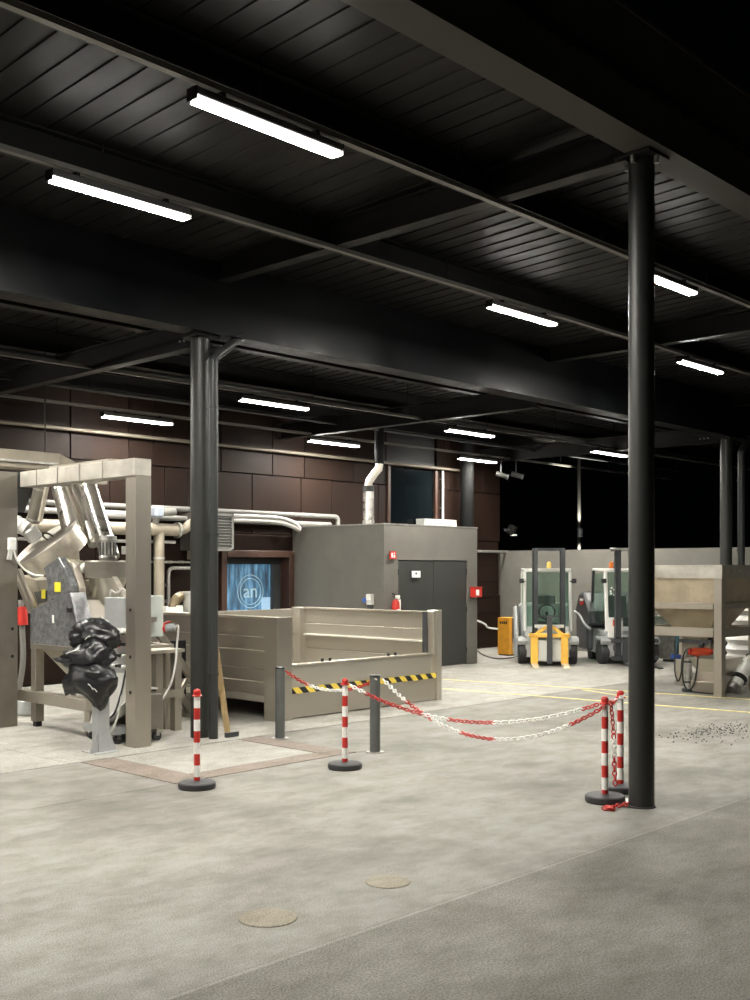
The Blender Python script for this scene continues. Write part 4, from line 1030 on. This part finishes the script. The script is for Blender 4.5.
# right part of the machine stand
st = thing('support_stand', 'steel support stand with white ledge right of the portal post', 'stand', (8.0,11.0,0))
for x, y in ((7.72,11.02),(7.72,11.22),(8.0,11.02),(8.0,11.22)): bx('leg', (x,y,0), (x+.1,y+.1,.98), framem, st)
bx('top_plate', (7.4,10.98,.98), (8.12,11.32,1.02), mat('bright_steel',(.66,.61,.52),.35,.8), st); bx('shelf', (7.55,11.0,.42), (8.12,11.32,.52), framem, st); bx('ledge', (7.45,10.98,.55), (7.72,11.3,.57), white, st)
# small stub post with foot plate in front
sp_ = thing('stub_post', 'short pale steel stub post with foot plate carrying black sheeting', 'post', (6.53,10.35,0))
bx('shaft', (6.46,10.29,.012), (6.60,10.43,.84), ctlm, sp_, bev=.006); bx('foot_plate', (6.38,10.21,0), (6.68,10.5,.012), ctlm, sp_)
MB().prism([(6.455,10.30,.012),(6.36,10.30,.012),(6.455,10.30,.22)],(0,.012,0)).build('gusset', ctlm, sp_); MB().prism([(6.605,10.30,.012),(6.69,10.30,.012),(6.605,10.30,.22)],(0,.012,0)).build('gusset', ctlm, sp_)
# black sheeting: crumpled folds lying over the stub post
def crumple(c, rx, ry, rz, seed, drop=None, sub=4):
    bm = bmesh.new(); bmesh.ops.create_icosphere(bm, subdivisions=sub, radius=1)
    mb = MB(); R = Matrix((V((SA,-CA,0)), V((CA,SA,0)), V((0,0,1)))).transposed()
    for v in bm.verts:
        p = v.co.copy(); w = V((p.x*1.3+seed,p.y*1.3,p.z*2.2)); s = 1 + .20*noise.noise(w) + .16*(.5-abs(noise.noise(V((p.x*2.6+p.z*1.5,p.y*2.6+seed,p.z*3.2))))*2) + .035*noise.noise(p*9+V((seed,seed,0)))
        q = V((p.x*rx, p.y*ry, p.z*rz))*s
        if drop: q = drop(q)
        v.co = c + R @ q
    bm.verts.ensure_lookup_table()
    mb.add([v.co for v in bm.verts], [tuple(v.index for v in f.verts) for f in bm.faces], True); bm.free()
    return mb
sh = thing('black_sheeting', 'crumpled glossy black plastic sheeting heaped on the stub post', 'sheeting', (6.55,10.4,.84))
def left_tip(q):
    if q.x < 0: q.z = q.z*(1+q.x*2.2) - .02; q.x *= 1.35
    return q
def hang(q):
    if q.z < 0: q.z *= 1.4+.5*math.sin(q.x*14); q.x *= 1.12
    return q
c1, c2, c3 = dp(94,636,11.95), dp(90,656,11.85), dp(91,677,11.75)
crumple(c1,.27,.2,.19,1.3).build('upper_fold', sheetm, sh)
crumple(c2,.26,.23,.19,5.1,left_tip).build('middle_fold', sheetm, sh)
crumple(c3,.26,.21,.19,8.7,hang).build('hanging_fold', sheetm, sh)
m = MB()
for a, b in (((85,640),(90,636)),((88,684),(93,690)),((92,688),(97,692)),((66,654),(80,650))):
    m.tube(smooth_path([dp(*a,11.52), dp((a[0]+b[0])/2,(a[1]+b[1])/2-1,11.5), dp(*b,11.52)],3), .005, 5)
m.build('tie_string', offwhite, sh)

# inclined lattice conveyor between machine and trough
ic = thing('inclined_conveyor', 'inclined dark lattice conveyor between the machine and the trough', 'conveyor', (8.6,12.0,0))
def IP(px, py, Y=12.1): return onY(px, py, Y)
for Yc in (12.0, 12.5):
    MB().bar(IP(150,622,Yc),IP(203,693,Yc),.06,.1).build('upper_chord', framem, ic); MB().bar(IP(146,645,Yc),IP(193,714,Yc),.06,.1).build('lower_chord', framem, ic)
for a, b in (((158,640),(150,655)),((172,660),(163,678)),((187,679),(177,698))):
    MB().bar(IP(*a,12.0),IP(*b,12.0),.05,.05).build('lattice_bar', framem, ic); MB().bar(IP(*a,12.5),IP(*b,12.5),.05,.05).build('lattice_bar', framem, ic)
for a in ((158,634),(176,658),(194,682)): q = IP(*a,12.0); MB().bar(q,V((q.x,12.5,q.z)),.05,.05).build('cross_rung', frame_dk, ic)
q = IP(192,712,12.0); bx('foot', (q.x-.15,11.95,0), (q.x+.1,12.55,max(.06,q.z)), frame_dk, ic)
bx('drip_plate', (8.1,12.55,.1), (9.3,12.6,1.0), black, ic)

# ================================================================== WALL SERVICES
svcgrey = mat('service_grey', (0.1840, 0.1800, 0.1680), .5, 0, var=.08); svcwhite = mat('service_white', (.36, .35, .33), .5, 0, var=.05)

t = thing('beige_air_pipe', 'thick beige air pipe running along the brown wall behind the machine', 'pipe', (9,16.7,2.74))
z_ = 2.75; xe = onY(176,528,16.7).x
MB().cyl((3,16.7,z_),(xe,16.7,z_),.115,n=18).build('run', beige, t)
MB().cyl((xe,16.7,z_),(xe+.06,16.7,z_),.15,n=18).build('flange', galv, t)
MB().tube(smooth_path([(xe+.06,16.7,z_),(xe+.2,16.7,z_+.02),(xe+.3,16.68,z_+.12),(xe+.42,16.66,z_+.16)],4), .09, 12).build('elbow', beige, t)
bx('slide_gate', (xe+.36,16.5,2.2), (xe+.46,16.85,3.0), beige, t, bev=.01)
x = onY(159,580,16.7).x
MB().cyl((x,16.7,0),(x,16.7,z_),.10,n=16).build('riser', beige, t)
MB().lathe([(.11,2.2),(.11,2.24)],(x,16.7,0),16).build('band', galv, t)
for xx in (5.0, 8.5): bx('wall_bracket', (xx,16.7,z_-.02), (xx+.04,16.985,z_+.02), galv, t)
def wallpipe(name, label, pts, r, m, cat='pipe'):
    t = thing(name, label, cat, pts[0]); MB().tube(pts, r, 10).build('pipe', m, t)
    a, b = V(pts[0]), V(pts[1])
    for k in (.2, .5, .8):
        q = a.lerp(b,k); bx('clip', (q.x-.02,q.y,q.z-.03), (q.x+.02,16.985,q.z+.03), galv, t)
    return t
def elbowed(a, c, b, r=.1, n=6):
    a, b, c = V(a), V(b), V(c); d0_ = (a-c).normalized(); d1_ = (b-c).normalized(); p_, q_ = c+d0_*r, c+d1_*r
    return [a] + [((1-t)**2)*p_ + 2*t*(1-t)*c + t*t*q_ for t in [i/n for i in range(n+1)]] + [b]
xr = onY(338,519,16.85).x; zt = onY(250,512.5,16.85).z
wallpipe('grey_conduit', 'upper grey conduit along the wall bending down behind the booth', elbowed((8.0,16.85,zt+.0),(xr,16.85,zt),(xr,16.85,2.93)), .05, svcgrey)
z2 = onY(250,521.5,16.8).z
wallpipe('grey_conduit', 'lower grey conduit along the wall below its longer twin', [V((10.2,16.8,z2)),V((onY(330,524,16.8).x,16.8,z2))], .055, svcgrey)
z3 = onY(120,541,16.8).z
wallpipe('thin_white_pipe', 'thin white pipe on the wall just below the beige pipe', [V((4,16.8,z3)),V((onY(175,541,16.8).x,16.8,z3))], .03, svcwhite)
zt4 = onY(60,511,16.85).z
wallpipe('pale_tray_pipe', 'pale double pipe on the wall left of the portal post', [V((4,16.85,zt4)),V((onY(128,512,16.85).x,16.85,zt4))], .055, svcwhite)
a = onY(168.5,612,16.8); b = onY(168.5,568,16.8)
wallpipe('grey_loop_pipe', 'thin grey pipe rising and bending right behind the rear column', elbowed(V((a.x,16.8,.9)),V((b.x,16.8,b.z)),V((12.6,16.8,b.z)),.12), .035, galv)
b = onY(168,562,16.85); wallpipe('thin_grey_pipe', 'thin straight grey pipe above the bent grey pipe', [V((b.x-.4,16.85,b.z)),V((12.6,16.85,b.z))], .022, galv)
v = onY(157,512,16.6); t = thing('pipe_valve', 'blue grey valve on the wall pipes right of the portal post', 'valve', v)
MB().obox(v,(.2,.2,.2),Matrix.Identity(3)).build('valve_body', mat('valve_grey',(.32,.36,.42),.45,.3), t, bev=.03); MB().cyl(v,(v.x,16.82,v.z),.05,n=10).build('neck', galv, t); MB().cyl((v.x,v.y,v.z-.08),(v.x+.02,v.y+.08,2.86),.06,n=10).build('neck', svcgrey, t)
MB().cyl(v+V((0.1,0,.0)),v+V((.4,0,.02)),.07,n=12).build('sleeve', svcgrey, t)
# louvred fan unit
p0, p1 = onY(231,514,16.55), onY(231,551,16.55)
t = thing('louvre_unit', 'white louvred air unit on the wall right of the rear column', 'air unit', (12.9,16.6,2.4))
lx0, lx1 = 12.45, p0.x
bx('back_box', (lx0,16.55,p1.z), (lx1,16.98,p0.z), mat('unit_dark',(.05,.045,.04),.6), t)
for a, b in (((lx0,16.46,p0.z-.05),(lx1,16.56,p0.z)),((lx0,16.46,p1.z),(lx1,16.56,p1.z+.05)),((lx1-.05,16.46,p1.z),(lx1,16.56,p0.z)),((lx0,16.46,p1.z),(lx0+.05,16.56,p0.z))): bx('rim', a, b, svcgrey, t)
nn = 11
for i in range(nn):
    z = p1.z+.075+i*(p0.z-p1.z-.15)/(nn-1)
    MB().obox((((lx0+lx1)/2),16.5,z),(lx1-lx0-.1,.07,.012),Matrix.Rotation(.6,3,'X')).build('slat', svcgrey, t)
for lab, dz_ in (('upper of two white flexible hoses above the lit window', 0), ('lower of two white flexible hoses above the lit window', -.09)):
    pts = [V((lx1-.02,16.62,onY(232,516,16.62).z+dz_)), onY(255,516.5,16.62)+V((0,0,dz_)), onY(278,518,16.6)+V((0,0,dz_)), onY(292,522,16.55)+V((0,0,dz_)), onY(300,529,16.5)+V((0,0,dz_*.3))]
    t = thing('flexible_hose', lab, 'hose', pts[0]); MB().tube(smooth_path(pts,6), .045, 10).build('hose', svcwhite, t)

# cameras, lamps and the pole beyond the wall
for px_, lab in ((501,'small ceiling camera, left of the two by the wall end'), (516,'white hooded ceiling camera, right of the two by the wall end')):
    q = onY(px_,475,16.05); t = thing('security_camera', lab, 'camera', q)
    MB().cyl((q.x,16.05,q.z+.05),(q.x,16.05,4.74),.02,n=8).build('stem', charcoal, t)
    dvx = V((.5,-.8,-.3)).normalized()
    MB().cyl(q-dvx*.12,q+dvx*.16,.065,n=14).build('body', mat('camera_grey',(.03,.03,.029),.5,spec=.1) if px_ == 516 else beamm, t); MB().cyl(q+dvx*.16,q+dvx*.19,.075,n=14).build('hood', charcoal, t)
q = onX(509,530,22.7); t = thing('wall_lamp', 'grey bracket floodlight on the end of the brown wall', 'lamp', q)
bx('arm', (22.62,q.y,q.z-.03), (22.75,q.y+.1,q.z+.03), charcoal, t); MB().obox((22.8,q.y-.02,q.z),(.16,.2,.24),Matrix.Rotation(.4,3,'X')).build('head', beamm, t, bev=.02); bx('lens', (22.74,q.y-.14,q.z-.15), (22.86,q.y-.02,q.z-.11), whitep, t)
pl_ = V((24.3,15.75,0)); pl_ = onX(579,600,24.3); 
t = thing('pole_lamp', 'slim pole beyond the concrete wall lit by an up and down lamp', 'lamp', (pl_.x,pl_.y,0))
MB().cyl((pl_.x,pl_.y,0),(pl_.x,pl_.y,5.4),.05,n=16).build('pole', mat('pole_grey',(.011,.0107,.0095),.6,spec=.04), t)
zc = onX(579,533,24.3).z; fwd = V((-CA,-SA,0))
lc_ = V((pl_.x,pl_.y,zc))+fwd*.15
MB().cyl((lc_.x,lc_.y,zc-.11),(lc_.x,lc_.y,zc+.11),.07,n=14).build('lamp_body', charcoal, t); MB().bar((pl_.x,pl_.y,zc),(lc_.x,lc_.y,zc),.05,.05).build('lamp_arm', charcoal, t)
for s in (-1, 1):
    ld = bpy.data.lights.new('pole_spot','SPOT'); ld.energy = 2200; ld.spot_size = math.radians(60); ld.spot_blend = .6; ld.color = (1,.96,.85); ld.shadow_soft_size = .03
    lo = bpy.data.objects.new('pole_spot', ld); COL.objects.link(lo); lo.location = (lc_.x,lc_.y,zc+s*.12); lo.rotation_euler = (0 if s < 0 else PI,0,0)
